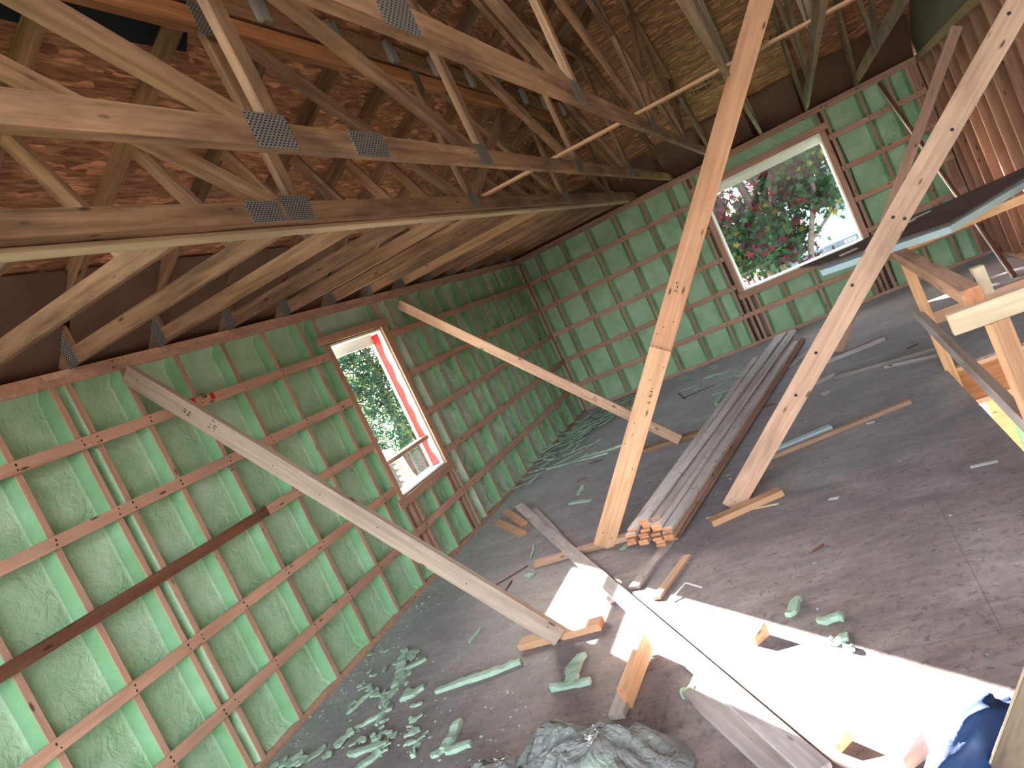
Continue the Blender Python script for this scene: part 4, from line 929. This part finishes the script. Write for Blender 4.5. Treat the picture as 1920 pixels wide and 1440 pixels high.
tube([(3.05, 5.3, 1.0), (3.4, 5.1, 1.8), (3.6, 5.0, 2.8)], 0.05, 0.02, bm); tube([(3.7, 5.3, 0.6), (4.3, 5.5, 1.0), (4.6, 5.6, 1.7)], 0.035, 0.02, bm)
obj('trunk', bm, 'bark', mt, smooth=True)
bm = bmesh.new(); nl = 0
cl = [(V((random.uniform(1.2, 4.6), random.uniform(4.2, 6.8), random.uniform(0.6, 4.2))), random.uniform(0.32, 0.62)) for _ in range(120)]
cl = [c for c in cl if not (c[0].x > 3.75 and c[0].z < 1.35)]
cl += [(V((4.15, 5.0, 1.25)), 0.22), (V((2.2, 5.0, 0.7)), 0.35), (V((2.9, 5.1, 0.75)), 0.35), (V((3.3, 5.0, 0.65)), 0.25)]
cl += [(V((random.uniform(-5.5, -0.3), random.uniform(5.0, 8.5), random.uniform(2.6, 7.0))), random.uniform(0.5, 0.8)) for _ in range(34)]  # unseen clusters added beside the crown to dapple sun reaching the wide window
for c, r in cl:
    base = random.random()
    for k in range(int(440*r)):
        p = c+V((random.gauss(0, 1), random.gauss(0, 1), random.gauss(0, 0.8)))*r*0.5
        if p.z < 0.25: continue
        q = base*0.6+random.random()*0.4
        left = p.x < 2.6
        mi = 0 if q < 0.44 else 1 if q < 0.48 else 2 if q < (0.88 if not left else 0.72) else 3
        leaf(bm, p, random.uniform(0.065, 0.11), mi, True)
obj('foliage', bm, ['leaf_purple', 'leaf_red', 'leaf_green', 'leaf_yellow'], mt)
ct = thing('conifer_tree', (-10.6, 11.4, GZ), 'dark green conifer seen through the narrow left window', 'tree')
obj('trunk', tube([(-10.6, 11.4, GZ), (-10.7, 11.4, 1), (-10.6, 11.5, 5)], 0.22, 0.06), 'bark', ct, smooth=True)
bm = bmesh.new()
for k in range(26000):
    z = random.uniform(-0.8, 5.8); rr = (6.3-z)/7*2.6*math.sqrt(random.random()); a = random.random()*6.28
    if noise.noise(V((rr*math.cos(a), rr*math.sin(a), z))*1.3) < -0.13: continue
    leaf(bm, V((-10.6+rr*math.cos(a), 11.4+rr*math.sin(a), z)), random.uniform(0.09, 0.19), 0 if random.random() < 0.7 else 1)
obj('foliage', bm, ['needle', 'needle_light'], ct)
tag(obj('earth_bank', tube([(-14.5, 17, -2.4), (-11.5, 18, -1.6), (-8, 19, -2.4)], 1.2, 1.2), 'earth'), 'brown earth bank below the conifer', 'bank')
# porch post and pale wall outside left window
tag(boxw('porch_post', -2.05, -1.85, -2.35, -2.2, GZ, 0.85, 'white_vinyl', None, 0.005), 'white porch post outside the lower part of the narrow window', 'post')
tag(boxw('porch_roof', -9.2, -6.0, 4.2, 7.2, -1.35, -1.22, 'roof_grey', None), 'pale porch roof below the conifer', 'roof')
st = thing('dark_bracket_row', (-1.0, -3.45, -1), 'row of small dark brackets outside the narrow window', 'brackets')
for k in range(6):
    p = on(742+k*5.2, 868+k*11, 0, -0.45)
    if k == 0: obj('pole', bxm(-0.02, 0.02, -0.02, 0.02, GZ-p.z, 0.02), 'dark_post', st, Matrix.Translation(p+V((-0.06, -0.02, 0))))
    obj('bracket', bxm(-0.03, 0.03, -0.06, 0.05, -0.016, 0.016, 0.006), 'dark_post', st, Matrix.Translation(p))
tag(boxw('trash_bin', -7.4, -7.0, 6.8, 7.2, GZ, -1.9, 'blue_film', None, 0.02), 'small blue bin beyond the narrow window', 'bin')
bm = bmesh.new()
for k in range(2600): 
    p = V((random.gauss(0, 1), random.gauss(0, 1), random.gauss(0, 0.7))).normalized()*random.random()**0.3
    leaf(bm, V((-9.0+p.x*1.0, 10.6+p.y, -2.3+p.z*1.0)), 0.09, random.randint(0, 1))
tag(obj('garden_shrub', bm, ['needle', 'leaf_green']), 'rounded green shrub on the lawn beyond the narrow window', 'shrub')
# neighbour house behind the maple
hs_ = thing('neighbour_house', (6, 16, GZ), 'pale blue neighbouring house behind the maple', 'house')
boxw('wall', 2.2, 16, 15, 22, GZ, 3.4, 'siding', hs_)
bm = bmesh.new(); pr = [(1.6, 14.4, 3.3), (16.5, 14.4, 3.3), (16.5, 18.5, 6), (1.6, 18.5, 6)]; f = bm.faces.new([bm.verts.new(q) for q in pr]); bmesh.ops.solidify(bm, geom=[f], thickness=0.15); obj('roof', bm, 'roof_grey', hs_)
boxw('lower_band', 2.2, 16, 14.9, 15, -1.2, -0.4, 'roof_grey', hs_); 
f_ = boxw('window', 4.55, 5.5, 14.93, 15, 0.4, 2.1, 'white_vinyl', hs_); boxw('pane', 4.65, 5.4, 14.91, 14.94, 0.5, 2.0, 'roof_grey', f_)
dk = thing('garden_deck', (1.5, 11, GZ), 'raised deck with a red railing at the lower left of the wide window', 'deck')
boxw('deck_floor', -0.5, 2.9, 10.6, 12.5, -0.62, -0.45, 'earth', dk)
for k in range(22): boxw('baluster', -0.4+k*0.145, -0.34+k*0.145, 10.6, 10.65, -0.45, 0.35, 'deck_red', dk)
boxw('handrail', -0.5, 2.9, 10.58, 10.68, 0.35, 0.43, 'deck_red', dk)
for x in (-0.4, 1.2, 2.75): boxw('post', x, x+0.12, 10.7, 10.82, GZ, -0.62, 'dark_post', dk)
